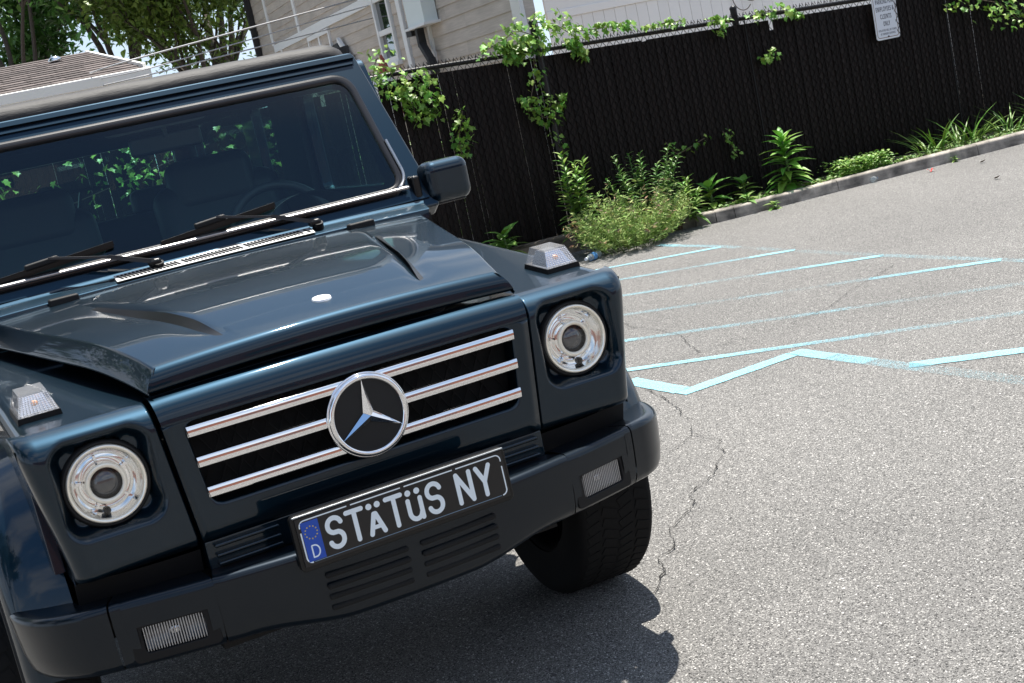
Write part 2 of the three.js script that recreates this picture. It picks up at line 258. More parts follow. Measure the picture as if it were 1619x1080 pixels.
// bonnet
{
  const prof = []; // [z, y, half width, crown]
  for (let i = 0; i <= 22; i++) { const z = -1.045 + (1.045 - 0.082) * i / 22; prof.push([z, hoodY(z), hoodW(z)]); }
  const cz = -0.082, cy = hoodY(-0.082);
  for (const [dz, dy, dw] of [[0.006, -0.0016, 0.002], [0.012, -0.0042, 0.004], [0.0175, -0.0082, 0.007], [0.0222, -0.0134, 0.010], [0.0258, -0.0194, 0.014], [0.0282, -0.026, 0.018], [0.0298, -0.033, 0.023], [0.031, -0.047, 0.030], [0.031, -0.053, 0.032], [0.026, -0.058, 0.030], [-0.02, -0.061, 0.02]]) prof.push([cz + dz, cy + dy, hoodW(cz) + dw]);
  const N = prof.length - 1;
  const us = []; for (let i = -40; i <= 40; i++) us.push(i / 40);
  const bw = z => 0.254 + 0.205 * Math.max(0, (-z - 0.12) / 0.88); // half width of the raised centre
  const crown = (x, z, w) => 0.014 * (1 - (x / w) ** 2);
  const dip = (x, z) => { const d = Math.abs(x) - bw(z); return d < -0.02 ? 0 : -0.006 * Math.exp(-((Math.max(0, d) / 0.05) ** 2)) * smooth(0.95, 0.5, -z) * smooth(0.12, 0.22, -z); };
  const g = surf(80, N, (u, v) => {
    const [z, y, w] = prof[Math.round(v * N)], t = us[Math.round(u * 80)]; const bow = 0.012 * (1 - t * t) * smooth(-0.5, -0.06, z);
    return [t * w, y + crown(t * w, z, w) + dip(t * w, z), z + bow];
  });
  const sideG = s => surf(44, 6, (u, v) => {
    const z = -1.045 + u * (1.045 - 0.068), w = hoodW(z), r = 0.006; const pts = [[0, 0], [0.004, -0.001], [0.008, -0.006], [0.022, -0.03], [0.033, -0.051], [0.034, -0.056], [0.026, -0.061]];
    const p = pts[Math.round(v * 6)]; const f = u > 0.985 ? 1 : 1; return [s * (w + p[0] * f), hoodY(z) + p[1], z - (v > 0 ? 0.0 : 0) + 0.03 * v * smooth(0.9, 1, u)];
  });
  const hood = part('bonnet', [g, sideG(1), sideG(-1)], M_paint, car);
  // raised centre panel, its flanks stepping up towards the front
  const bh = z => { const t = -z; return 0.002 + 0.010 * smooth(0.95, 0.45, t); };
  const NZ = 60, zf = -0.125, zr = -1.0;
  const bg = surf(48, NZ, (u, v) => {
    const z = zr + (zf - zr) * v, w = bw(z), h = bh(z) * 1, t = -1 + 2 * u, k = Math.min(1, (1 - Math.abs(t)) * w / 0.022);
    const fade = Math.min(1, (zf - z) / 0.42); const lift = h * Math.min(1, k) * smooth(0, 1, fade) * (Math.abs(t) > 0.999 ? 0 : 1);
    const x = t * w; return [x, hoodY(z) + crown(x, z, hoodW(z)) + 0.0015 * Math.min(1, fade * 8) * (Math.abs(t) > 0.999 ? -1 : 1) + lift, z];
  });
  part('bonnet_centre_panel', bg, M_paint, hood);
  for (const s of [1, -1]) { // dark flank blades that finish in a point
    const fg = surf(24, 3, (u, v) => { const z = -0.80 + u * (0.80 - 0.108), hgt = 0.0125 * Math.min(1, u / 0.6) * (1 - smooth(0.78, 1, u)); const x = s * (bw(z) + 0.001 + (1 - v) * 0.016); return [x, hoodY(z) + crown(x, z, hoodW(z)) + 0.0015 + hgt * v + (1 - v) * (dip(x, z) - 0.001), z]; });
    part('flank_blade', fg, M_gloss, hood);
  }
  part('bonnet_badge', [cyl(0.023, 0.025, 0.005, 32, 0.012, hoodY(-0.165) + 0.017, -0.165, 0.16)], std(col(0.88, 0.88, 0.88), 0.5, { metalness: 0.6 }), hood);
  for (const s of [1, -1]) part('rubber_stop', rbox(0.085, 0.024, 0.034, 0.006, s * 0.462, hoodY(-1.03) + 0.013, -1.035), M_rubber, hood);
}
// cowl between bonnet and windscreen
const wsZ = y => -1.13 - (y - 1.27) * 0.625;
{
  const pr = [[-1.050, 1.214], [-1.052, 1.238], [-1.056, 1.243], [-1.10, 1.257], [-1.110, 1.260], [-1.118, 1.268]];
  const g = surf(40, 5, (u, v) => { const p = pr[Math.round(v * 5)], t = -1 + 2 * u; return [t * (0.70 + 0.02 * v), p[1] + 0.010 * (1 - t * t), p[0]]; });
  const cowl = part('cowl_panel', g, M_paint, car);
  const crownY = x => 1.2475 + 0.008 * (1 - (x / 0.71) ** 2);
  const vent = part('cowl_vent', surf(30, 1, (u, v) => { const x = -0.30 + 0.62 * u; return [x, crownY(x) + 0.003 + 0.016 * v, -1.056 - 0.044 * v]; }), std(col(0.55, 0.56, 0.57), 0.35, { metalness: 0.7 }), cowl);
  const bars = []; for (let i = 0; i < 52; i++) { if (i % 17 === 16) continue; const x = -0.285 + i * 0.0115; bars.push(box(0.0050, 0.004, 0.028, 0, 0, 0, 0.35, 0.45).translate(x, crownY(x) + 0.0115, -1.078)); }
  part('vent_slots', bars, M_black, vent);
}
// windscreen frame, seal, glass
{
  const map2 = g => { const P = g.attributes.position; for (let i = 0; i < P.count; i++) { const y = 1.27 + P.getY(i), d = P.getZ(i); P.setXYZ(i, P.getX(i), y + d * 0.53, wsZ(y) + d * 0.848); } g.computeVertexNormals(); return g; }; // local y = height, z = proud of the plane
  const T = [[-0.775, -0.03], [0.775, -0.03], [0.718, 0.515], [-0.718, 0.515]], hole = [[-0.682, 0.035], [0.682, 0.035], [0.660, 0.435], [-0.660, 0.435]];
  const P = rpoly(T, 0.02); P.holes.push(rpoly(hole, 0.055, new THREE.Path()));
  const g = ext(P, 0.05, 0.006, 3, 12); g.translate(0, 0, -0.05);
  const fr = part('windscreen_frame', map2(g), M_paint, car);
  const so = rpoly([[-0.694, 0.025], [0.694, 0.025], [0.670, 0.447], [-0.670, 0.447]], 0.075); so.holes.push(rpoly([[-0.666, 0.052], [0.666, 0.052], [0.643, 0.420], [-0.643, 0.420]], 0.05, new THREE.Path()));
  const sg = ext(so, 0.004, 0.011, 4, 12); sg.translate(0, 0, 0.006); part('windscreen_seal', map2(sg), M_seal, fr);
  const gl = new THREE.ShapeGeometry(rpoly([[-0.672, 0.045], [0.672, 0.045], [0.650, 0.427], [-0.650, 0.427]], 0.05), 10); gl.translate(0, 0, 0.009); part('windscreen', map2(gl), M_glass, car);
  part('trim_strip', map2((() => { const q = [[-0.684, 0.20], [-0.691, 0.10]]; for (let i = 0; i <= 6; i++) { const t = i / 6 * Math.PI / 2; q.push([-0.630 - 0.061 * Math.cos(t), 0.094 - 0.056 * Math.sin(t)]); } const m = q.slice().reverse().map(([x, y]) => [-x, y]); return tube([...q, ...m].map(([x, y]) => [x, y - 0.002, 0.0215]), 0.0058, 8, 160); })()), std(col(0.42, 0.42, 0.42), 0.32, { metalness: 1 }), fr);
  part('frame_crease', map2(box(1.49, 0.006, 0.012, 0, 0.0, 0.006)), M_paint, fr);
  part('header_trim', map2(join([box(1.40, 0.006, 0.012, 0, 0.474, 0.006), box(1.42, 0.006, 0.02, 0, 0.492, 0.006)])), M_paint, fr);
  // rounded soft roof front edge and roof skin
  const rp = []; for (let i = 0; i <= 12; i++) { const a = -0.5 + i / 12 * 2.0; rp.push([-1.512 + 0.060 * Math.cos(a), 1.787 + 0.047 * Math.sin(a)]); }
  for (let i = 1; i <= 10; i++) rp.push([-1.52 - i * 0.25, 1.833 + 0.02 * Math.sin(i / 10 * 3.1) + (i === 10 ? -0.05 : 0)]);
  const n = rp.length - 1;
  const rg = surf(48, n, (u, v) => { const p = rp[Math.round(v * n)], t = -1 + 2 * u, e = Math.abs(t), dn = e > 0.86 ? (1 - Math.sqrt(Math.max(0, 1 - ((e - 0.86) / 0.14) ** 2))) * 0.085 : 0; const wr = 0.0016 * noise.noise(t * 16, v * 3, 3) + 0.0015 * noise.noise(t * 5, v * 2, 9); return [t * 0.722, Math.max(1.755, p[1] - dn) + wr, p[0] - (e > 0.95 ? (e - 0.95) * 0.6 : 0) + wr]; });
  part('roof', rg, M_top, car);
  for (const s of [1, -1]) part('roof_side', side(box(0.012, 0.06, 2.55, 0.726, 1.785, -2.78), s), M_top, car);
  part('headliner', box(1.40, 0.012, 2.5, 0, 1.742, -2.76), M_head, car);
}
// interior
{
  part('dashboard', [rbox(1.40, 0.16, 0.30, 0.05, 0, 1.20, -1.32), box(1.40, 0.45, 0.14, 0, 0.95, -1.36)], M_trim, car);
  const bin = surf(32, 14, (u, v) => { const a = Math.PI * u, r = 0.155 - 0.02 * v; return [0.40 + r * Math.cos(a) * 1.05, 1.268 + (0.105 - 0.012 * v) * Math.sin(a), -1.30 - 0.17 * v]; });
  part('instrument_hood', bin, std(col(0.055, 0.06, 0.06), 0.45), car);
  const sw = part('steering_wheel', (() => { const t = new THREE.TorusGeometry(0.185, 0.016, 12, 48); const h = cyl(0.06, 0.07, 0.05, 24, 0, 0, 0, Math.PI / 2); const sp = [box(0.33, 0.035, 0.02), box(0.035, 0.17, 0.02, 0, -0.09, 0)]; const g = join([t, h, ...sp]); g.rotateX(-0.42); g.translate(0.39, 1.235, -1.60); return g; })(), M_leather, car);
  for (const s of [1, -1]) {
    const seat = part('front_seat', [rbox(0.50, 0.16, 0.50, 0.06, s * 0.36, 0.92, -1.95), (() => { const g = rbox(0.50, 0.66, 0.15, 0.07, 0, 0, 0, 5); g.rotateX(-0.22); g.translate(s * 0.36, 1.14, -2.22); return g; })()], M_leather, car);
    part('headrest', (() => { const g = rbox(0.34, 0.21, 0.12, 0.055, 0, 0, 0, 5); g.rotateX(-0.15); g.translate(s * 0.345, 1.445, -2.26); return g; })(), M_leather, seat);
  }
  const bench = part('rear_bench', [rbox(1.25, 0.16, 0.5, 0.05, 0, 0.92, -3.0), rbox(1.25, 0.52, 0.14, 0.06, 0, 1.10, -3.28)], M_leather, car);
  for (const s of [1, -1]) part('rear_headrest', rbox(0.26, 0.12, 0.09, 0.035, s * 0.36, 1.40, -3.3), M_leather, bench);
  const rm = part('interior_mirror', [rbox(0.24, 0.065, 0.03, 0.014, 0.045, 1.625, -1.52)], M_gloss, car); part('mirror_stem', cyl(0.008, 0.008, 0.09, 8, 0.045, 1.685, -1.50), M_gloss, rm);
  part('roof_console', (() => { const g = rbox(0.34, 0.06, 0.12, 0.028, 0.02, 1.702, -1.50); return g; })(), M_head, car);
  for (const s of [1, -1]) part('door_pillar', box(0.03, 0.42, 0.34, s * 0.70, 1.53, -2.26), M_trim, car);
}
// front wing tops and headlight faces
const LX = 0.608, LY = 0.908;
const wingTop = z => 1.056 + 0.098 * (-z - 0.10);
for (const s of [1, -1]) {
  const top = surf(24, 20, (u, v) => { // from bonnet edge out to a rounded shoulder
    const z = -1.10 + v * (1.10 - 0.095), xi = hoodW(z) - 0.03, xo = 0.765, r = 0.035; const L = xo - r - xi;
    if (u <= 0.75) return [s * (xi + L * u / 0.75), wingTop(z), z];
    const a = (u - 0.75) / 0.25 * Math.PI / 2; return [s * (xo - r + r * Math.sin(a)), wingTop(z) - r + r * Math.cos(a), z];
  });
  const R = 0.062, zf = -0.012, yT = 1.056;
  const prof = []; // [y, z]
  for (let i = 0; i <= 12; i++) { const a = i / 12 * Math.PI / 2; prof.push([yT - R + R * Math.cos(a), zf - R - 0.021 + (R + 0.021) * Math.sin(a)]); }
  for (let i = 1; i <= 110; i++) prof.push([yT - R - i / 110 * (yT - R - 0.735), zf]);
  for (let i = 1; i <= 6; i++) { const a = i / 6 * 1.4; prof.push([0.735 - 0.03 * Math.sin(a), zf - 0.03 * (1 - Math.cos(a))]); }
  prof.push([0.700, -0.10]);
  const NP = prof.length - 1, NU = 120;
  const face = surf(NU, NP, (u, v) => {
    const [y, z0] = prof[Math.round(v * NP)]; const xi = 0.4475 + (Math.max(0.735, y) - 0.74) * 0.098, W = 0.282 + 0.02 * smooth(0.7, 1.05, y); let x = xi + u * W, z = z0;
    const ro = 0.045, d = (1 - u) * W; if (d < ro) { const q = 1 - d / ro; z -= ro * (1 - Math.sqrt(Math.max(0, 1 - q * q))); }
    const ri = 0.008; if (u * W < ri) { const q = 1 - u * W / ri; z -= 0.02 * q * q; }
    if (Math.hypot(x - LX, y - LY) < 0.097) z -= 0.07;
    if (y < 1.03 && y > 0.76) { // scooped dish round the lamp
      const qx = Math.abs(x - LX) - 0.065, qy = Math.abs(y - (LY + 0.005)) - 0.065, sd = Math.hypot(Math.max(qx, 0), Math.max(qy, 0)) + Math.min(Math.max(qx, qy), 0) - 0.048;
      z -= 0.042 * (1 - smooth(-0.030, 0.006, sd));
    }
    return [s * x, y, z];
  });
  const outer = surf(1, 30, (u, v) => { const y = 1.03 - v * 0.33, W = 0.282 + 0.02 * smooth(0.7, 1.05, y), xo = 0.4475 + (Math.max(0.735, y) - 0.74) * 0.098 + W; return [s * (xo - 0.002 * u), y, -0.055 - 0.17 * u]; });
  const wing = part('front_wing', [top, face, outer], M_paint, car);
  part('wing_skirt', side(surf(8, 6, (u, v) => [0.45 + 0.28 * u, 0.70 - 0.055 * v, -0.03 - 0.02 * v - 0.05 * u * u]), s), M_black, car);
  // headlight
  const hl = new THREE.Group(); hl.name = 'headlight'; hl.position.set(s * LX, LY, -0.052); hl.scale.setScalar(0.965); car.add(hl);
  const lat = (pts, n = 64) => { const g = new THREE.LatheGeometry(pts.map(p => new THREE.Vector2(...p)), n); g.rotateX(Math.PI / 2); return g; }; // y of profile -> +z
  part('rubber_ring', lat([[0.102, -0.03], [0.104, 0.0], [0.100, 0.010], [0.095, 0.012], [0.092, 0.006]]), M_rubber, hl);
  part('chrome_ring', lat([[0.0925, 0.0], [0.0925, 0.012], [0.090, 0.0165], [0.086, 0.017], [0.082, 0.012], [0.0805, 0.004]]), std(col(0.97, 0.92, 0.80), 0.24, { metalness: 0.7 }), hl);
  part('reflector', lat([[0.081, 0.008], [0.0795, -0.010], [0.074, -0.026], [0.064, -0.034], [0.052, -0.036], [0.047, -0.030], [0.046, -0.014], [0.0465, 0.000]]), std(col(0.93, 0.93, 0.92), 0.10, { metalness: 1 }), hl);
  part('halo_ring', (() => { const t = new THREE.TorusGeometry(0.0425, 0.0062, 14, 64); t.translate(0, 0, 0.002); return t; })(), std(col(0.94, 0.88, 0.74), 0.3, { metalness: 0.3 }), hl);
  part('lens_housing', lat([[0.0365, 0.003], [0.036, -0.03], [0.0, -0.032]]), M_black, hl);
  part('projector_lens', (() => { const g = new THREE.SphereGeometry(0.046, 40, 16, 0, Math.PI * 2, 0, 0.92); g.rotateX(Math.PI / 2); g.translate(0, 0, -0.038); return g; })(), phy(col(0.03, 0.032, 0.036), 0.03, { clearcoat: 1 }), hl);
  const clips = []; for (let i = 0; i < 5; i++) { const a = 0.45 + i * Math.PI * 2 / 5, c = Math.cos(a), q = Math.sin(a); clips.push(box(0.006, 0.014, 0.008, 0, 0, 0).rotateZ(a - Math.PI / 2).translate(c * 0.058, q * 0.058, -0.028)); }
  for (const q of clips) part('reflector_clip', q, M_chrome, hl);
  part('side_bulb', [cyl(0.0085, 0.0095, 0.012, 20, 0.012 * s, -0.066, -0.018, Math.PI / 2), cyl(0.005, 0.006, 0.012, 16, 0.012 * s, -0.066, -0.010, Math.PI / 2)], M_gloss, hl);
  part('headlight_glass', lat([[0.084, 0.010], [0.07, 0.020], [0.05, 0.026], [0.025, 0.0295], [0.0, 0.0305]]), M_clear, hl);
  // indicator on the wing
  const ti = new THREE.Group(); ti.name = 'indicator_lamp'; ti.position.set(s * 0.692, wingTop(-0.25) - 0.006, -0.255); ti.rotation.x = 0.098; ti.scale.set(0.86, 0.74, 0.86); car.add(ti);
  const tr = (w0, d0, w1, d1, y0, y1, zs = 0) => { const g = new THREE.BoxGeometry(1, 1, 1, 1, 1, 1), P = g.attributes.position; for (let i = 0; i < P.count; i++) { const t = P.getY(i) > 0; P.setXYZ(i, P.getX(i) * (t ? w1 : w0), t ? y1 : y0, P.getZ(i) * (t ? d1 : d0) + (t ? zs : 0)); } g.computeVertexNormals(); return g; };
  part('lamp_base', tr(0.118, 0.158, 0.112, 0.152, 0, 0.026), M_black, ti);
  const ll = part('lamp_lens', tr(0.106, 0.144, 0.074, 0.096, 0.0262, 0.086, -0.012), phy(col(0.97, 0.97, 0.98), 0.06, { transmission: 0.88, thickness: 0, ior: 1.5, specularIntensity: 1 }), ti);
  const pr = []; for (let i = 0; i < 11; i++) for (let j = 0; j < 9; j++) { const y = 0.032 + j * 0.0058, t = (y - 0.0262) / 0.0598, w = 0.104 + (0.072 - 0.104) * t, zf2 = 0.071 - 0.036 * t; const g = new THREE.OctahedronGeometry(0.0031, 0); g.translate((i - 5) / 11 * w, y, zf2 + 0.0005); pr.push(g); }
  const pm = part('lens_prism', pr, phy(col(0.72, 0.70, 0.72), 0.08, { metalness: 0.6, iridescence: 0.8, iridescenceIOR: 1.5, clearcoat: 1 }), ll); pm.userData.kind = 'stuff';
  part('lamp_reflector', tr(0.088, 0.10, 0.052, 0.06, 0.024, 0.074, -0.012), M_silver, ti);
  part('bulb', (() => { const g = new THREE.SphereGeometry(0.010, 12, 10); g.translate(0, 0.05, 0.030); return g; })(), std(col(0.6, 0.25, 0.08), 0.3), ti);
  // wheel arch flare
  const fl = surf(64, 10, (u, v) => {
    const a = 0.13 + u * (Math.PI - 0.1); const prf = [[0.725, 0.60], [0.785, 0.585], [0.832, 0.565], [0.856, 0.545], [0.866, 0.522], [0.869, 0.505], [0.866, 0.492], [0.858, 0.486], [0.84, 0.488], [0.79, 0.50], [0.73, 0.51]];
    const p = prf[Math.round(v * 10)], sq = 1 + 0.07 * Math.pow(Math.abs(Math.sin(2 * a)), 2); return [s * (p[0] + 0.01), 0.40 + p[1] * sq * Math.sin(a) * 0.96, -0.74 + p[1] * sq * Math.cos(a)];
  });
  const fm = part('wheel_arch_flare', fl, M_paint, car);
  part('flare_lip', (() => { const pts = []; for (let i = 0; i <= 40; i++) { const a = 0.13 + i / 40 * (Math.PI - 0.1), sq = 1 + 0.07 * Math.sin(2 * a) ** 2, r = 0.484 * sq; pts.push([s * 0.877, 0.40 + r * Math.sin(a) * 0.96, -0.74 + r * Math.cos(a)]); } return tube(pts, 0.007, 8, 120); })(), M_rubber, fm);
  part('arch_liner', side(surf(30, 1, (u, v) => { const a = 0.25 + u * (Math.PI - 0.3); return [0.52 + 0.36 * v, 0.42 + 0.475 * Math.sin(a), -0.74 + 0.475 * Math.cos(a)]; }), s), M_black, car);
}
// grille panel
{
  const top = 1.0, zF = -0.004;
  const hp = rpoly([[-0.398, 0.797], [0.398, 0.797], [0.4195, 0.997], [-0.4195, 0.997]], 0.035).getSpacedPoints(280).map(p => [p.x, p.y]);
  const halfW = y => 0.4415 + (y - 0.718) * 0.094;
  const outP = ([x, y]) => { const cy = 0.897, dx = x / (halfW(y) - 0.045), dy = (y - cy) / 0.1, k = Math.max(Math.abs(dx), Math.abs(dy)); const e = [x / k, dy / k]; const yo = e[1] >= 1 ? top : e[1] <= -1 ? 0.718 : cy + e[1] * (e[1] > 0 ? top - cy : cy - 0.718); const q = Math.abs(dx) >= Math.abs(dy) * 0.999 ? Math.sign(x) : (x / (halfW(y) - 0.045)) / Math.max(k, 1e-6); return [q * halfW(yo), yo]; };
  const g = surf(hp.length - 1, 6, (u, v) => { const h = hp[Math.round(u * (hp.length - 1))], o = outP(h), k = Math.round(v * 6); if (k === 0) return [h[0], h[1], -0.056]; if (k === 1) return [h[0], h[1], zF - 0.007]; const t = k === 2 ? 0.06 : k === 3 ? 0.14 : k === 4 ? 0.6 : 1; return [h[0] + (o[0] - h[0]) * t, h[1] + (o[1] - h[1]) * t, k === 2 ? zF - 0.002 : k === 6 ? zF - 0.03 : zF]; });
  const R = 0.062, roll = surf(40, 18, (u, v) => { const t = -1 + 2 * u; const a = v * 18 <= 14 ? (v * 18 / 14) * Math.PI / 2 : Math.PI / 2, b = Math.max(0, v * 18 - 14) / 4; return [t * (0.468 + 0.006 * Math.sin(a)), top + R * Math.sin(a) + 0.009 * (1 - t * t) * Math.sin(a), -0.056 + 0.052 * Math.cos(a) + 0.006 * (1 - t * t) * Math.cos(a) - b * 0.09]; });
  const lowS = rpoly([[-0.4415, 0.648], [0.4415, 0.648], [0.4415, 0.716], [-0.4415, 0.716]], 0.004);
  const lg = ext(lowS, 0.04, 0.003); lg.translate(0, 0, -0.052);
  const gp = part('grille_surround', [g, roll, lg], M_paint, car);
  part('grille_backing', box(0.88, 0.30, 0.01, 0, 0.90, -0.075), std(col(0.003, 0.003, 0.003), 0.9), gp);
  const wires = []; for (let i = -9; i < 10; i++) for (const q of [1, -1]) { const x = i * 0.0395; wires.push(bar([x - q * 0.065, 0.79, -0.060], [x + q * 0.065, 1.01, -0.060], 0.0032, 0.0032)); }
  const gm = part('grille_mesh', wires, phy(col(0.007, 0.007, 0.007), 0.6, { specularIntensity: 0.4 }), gp); gm.userData.kind = 'stuff';
  const barP = (y0, w) => { // convex chrome bar cut slightly slanted at its ends
    const pf = [[-0.0125, -0.012], [-0.0128, -0.004], [-0.0118, -0.0008]]; const N2 = 10; let z = 0, y = -0.0112; for (let i = 0; i <= N2; i++) { const na = (-5 + 26 * i / N2) * Math.PI / 180, dy = 0.0224 / N2; pf.push([y, z]); y += dy; z -= Math.tan(na) * dy; }
    pf.push([0.0120, z - 0.0012], [0.0128, z - 0.004], [0.0125, -0.012]);
    const n = pf.length - 1; return surf(24, n, (u, v) => { const t = -1 + 2 * u, p = pf[Math.round(v * n)], q = w + p[0] * 0.1; return [t * q, y0 + p[0], 0.008 + p[1] + 0.006 * (1 - t * t)]; });
  };
  [[0.975, 0.4175], [0.902, 0.4115], [0.829, 0.4045]].forEach(([y, w]) => part('chrome_bar', [barP(y, w), box(2 * w - 0.004, 0.022, 0.01, 0, y, -0.012), box(0.004, 0.024, 0.018, w - 0.001, y, -0.006), box(0.004, 0.024, 0.018, -w + 0.001, y, -0.006)], M_chrome, gp));
  for (const s of [1, -1]) for (const y of [0.703, 0.680, 0.660]) part('lower_louvre', rbox(0.155, 0.009, 0.02, 0.004, s * 0.345, y, -0.004), M_paint, gp);
  for (const s of [1, -1]) part('louvre_recess', box(0.165, 0.066, 0.004, s * 0.345, 0.682, -0.0115), M_black, gp);
  // star emblem
  const em = new THREE.Group(); em.name = 'star_emblem'; em.position.set(0, 0.893, 0.020); car.add(em);
  part('emblem_disc', cyl(0.090, 0.090, 0.012, 48, 0, 0, -0.006, Math.PI / 2), std(col(0.004, 0.004, 0.004), 0.7), em);
  part('emblem_rim', [new THREE.TorusGeometry(0.092, 0.0072, 16, 96), new THREE.TorusGeometry(0.100, 0.003, 10, 96).translate(0, 0, -0.004)], M_chrome, em);
  const st = []; for (let k = 0; k < 3; k++) { const a = Math.PI / 2 + k * 2 * Math.PI / 3, p = (r, b) => [r * Math.cos(b), r * Math.sin(b)]; const T = p(0.088, a), A = p(0.0155, a + Math.PI / 3), B = p(0.0155, a - Math.PI / 3); const O = [0, 0, 0.016]; for (const [q, w] of [[A, T], [T, B]]) st.push(...O, q[0], q[1], 0.002, w[0], w[1], 0.004); }
  const sg = new THREE.BufferGeometry(); const fl2 = []; for (let i = 0; i < st.length; i += 9) { const v = st.slice(i, i + 9); const nz = (v[3] - v[0]) * (v[7] - v[1]) - (v[4] - v[1]) * (v[6] - v[0]); fl2.push(...(nz > 0 ? v : [...v.slice(0, 3), ...v.slice(6, 9), ...v.slice(3, 6)])); }
  sg.setAttribute('position', new THREE.Float32BufferAttribute(fl2, 3)); sg.setAttribute('uv', new THREE.Float32BufferAttribute(new Float32Array(fl2.length / 3 * 2), 2)); sg.computeVertexNormals(); part('three_pointed_star', sg, M_chrome, em);
}
// bumper
const bz = x => 0.125 - 0.25 * x * x;
{
  const pathPt = t => { // t in metres of x up to .70, then round the corner and back
    if (t <= 0.72) return [t, bz(t)];
    const q = (t - 0.72) / 0.30, a = Math.min(1, q / 0.62) * 1.28; const x = 0.72 + 0.155 * Math.sin(a) * 1.0 , z = bz(0.72) - 0.20 * (1 - Math.cos(a)) - 0.355 * Math.min(0.62, q) * 0.25; return q <= 0.62 ? [x, z] : [x + (q - 0.62) * 0.04, z - (q - 0.62) * 0.5];
  };
  const prof = [[0.648, -0.16], [0.655, -0.03], [0.655, -0.016], [0.6525, -0.007], [0.646, -0.001], [0.637, 0.001], [0.60, 0.0], [0.55, -0.004], [0.515, -0.010], [0.500, -0.017], [0.492, -0.030], [0.488, -0.07]];
  const sweep = (x0, x1, nx, filter, dy = 0) => surf(nx, prof.length - 1, (u, v) => {
    const t = x0 + (x1 - x0) * u, sg = Math.sign(t) || 1, a = pathPt(Math.abs(t)), b = pathPt(Math.abs(t) + 0.004); const nx_ = -(b[1] - a[1]), nz_ = b[0] - a[0], L = Math.hypot(nx_, nz_) || 1; const [y, d0] = prof[Math.round(v * (prof.length - 1))]; const d = Math.max(d0, -0.11);
    const low = y < 0.52 ? smooth(0.40, 0.15, Math.abs(t)) * 0.03 : 0;
    return [sg * (a[0] + nx_ / L * d), y - low + (y > 0.63 ? -0.010 * smooth(0.66, 0.9, Math.abs(t)) : 0), a[1] + nz_ / L * d];
  });
  // the centre is three sheets so that the fog lamp pockets stay open
  const cut = (x0, x1, y0, y1) => { // front strip between two heights
    const ys = [y0, (y0 + y1) / 2, y1]; return surf(6, 2, (u, v) => { const x = x0 + (x1 - x0) * u, y = ys[Math.round(v * 2)]; const d = y > 0.60 ? 0.0 : y > 0.55 ? -0.002 : -0.009; return [x, y, bz(x) + d]; });
  };
  const bm = part('bumper', [sweep(-0.46, 0.46, 46), sweep(0.66, 0.683, 3), sweep(-0.66, -0.683, 3),
    ...[1, -1].flatMap(s => { const T = surf(10, 5, (u, v) => { const x = 0.46 + 0.2 * u, k = [0, 1, 2, 3, 4, 5][Math.round(v * 5)]; return [s * x, prof[k][0], bz(x) + Math.max(prof[k][1], -0.11)]; }); const B = surf(10, 3, (u, v) => { const x = 0.46 + 0.2 * u, k = [8, 9, 10, 11][Math.round(v * 3)]; return [s * x, prof[k][0], bz(x) + prof[k][1]]; });
      return [T, B, side(cut(0.46, 0.66, 0.637, 0.590), s), side(cut(0.46, 0.66, 0.522, 0.515), s), side(cut(0.46, 0.485, 0.592, 0.520), s), side(cut(0.638, 0.66, 0.592, 0.520), s)]; })], M_bumper, car);
  for (const s of [1, -1]) {
    part('bumper_corner', s > 0 ? sweep(0.6875, 1.06, 40) : sweep(-0.6875, -1.06, 40), M_bumper, car);
    // fog lamp in its pocket
    const fg = new THREE.Group(); fg.name = 'fog_lamp'; fg.position.set(s * 0.561, 0.555, 0.032); fg.rotation.y = s * 0.27; car.add(fg);
    const ho = rr(-0.098, -0.050, 0.098, 0.050, 0.012); ho.holes.push(rr(-0.070, -0.0305, 0.070, 0.0305, 0.010, new THREE.Path())); const hg = ext(ho, 0.03, 0.002); hg.translate(0, 0, -0.025); part('lamp_surround', hg, M_black, fg);
    part('lamp_reflector', surf(16, 8, (u, v) => { const a = -1 + 2 * u, b = -1 + 2 * v; return [a * 0.070, b * 0.0305, -0.012 - 0.03 * (1 - 0.5 * a * a - 0.5 * b * b)]; }), std(col(0.20, 0.205, 0.21), 0.3, { metalness: 1 }), fg);
    const ribs = []; for (let i = 0; i < 23; i++) ribs.push(cyl(0.0017, 0.0017, 0.058, 8, -0.066 + i * 0.006, 0, 0.0, 0)); const lens = part('lens_rib', ribs, std(col(0.42, 0.43, 0.45), 0.38, { metalness: 1 }), fg); lens.userData.kind = 'stuff';
    part('fog_bulb', (() => { const g = new THREE.SphereGeometry(0.012, 14, 10); g.scale(1.4, 1, 0.6); g.translate(0, 0.002, -0.014); return g; })(), M_silver, fg);
    part('tow_bracket', rbox(0.05, 0.05, 0.10, 0.015, s * 0.36, 0.465, -0.10), M_black, car);
  }
  // lower air intake slots in the middle
  for (const s of [1, -1]) for (let i = 0; i < 4; i++) { const y = 0.585 - i * 0.027; part('intake_slot', (() => { const g = rbox(0.205, 0.013, 0.012, 0.0055, 0, 0, 0); g.rotateY(s * 0.05); g.translate(s * 0.118, y, bz(0.12) - (i > 1 ? 0.004 + (i - 1) * 0.0035 : 0.0005)); return g; })(), std(col(0.002, 0.002, 0.002), 0.9), bm); }
  part('engine_guard', (() => { const g = join([box(0.9, 0.02, 0.5, 0, 0.455, -0.30), box(1.24, 0.17, 0.03, 0, 0.55, -0.10)]); return g; })(), M_black, car);
}
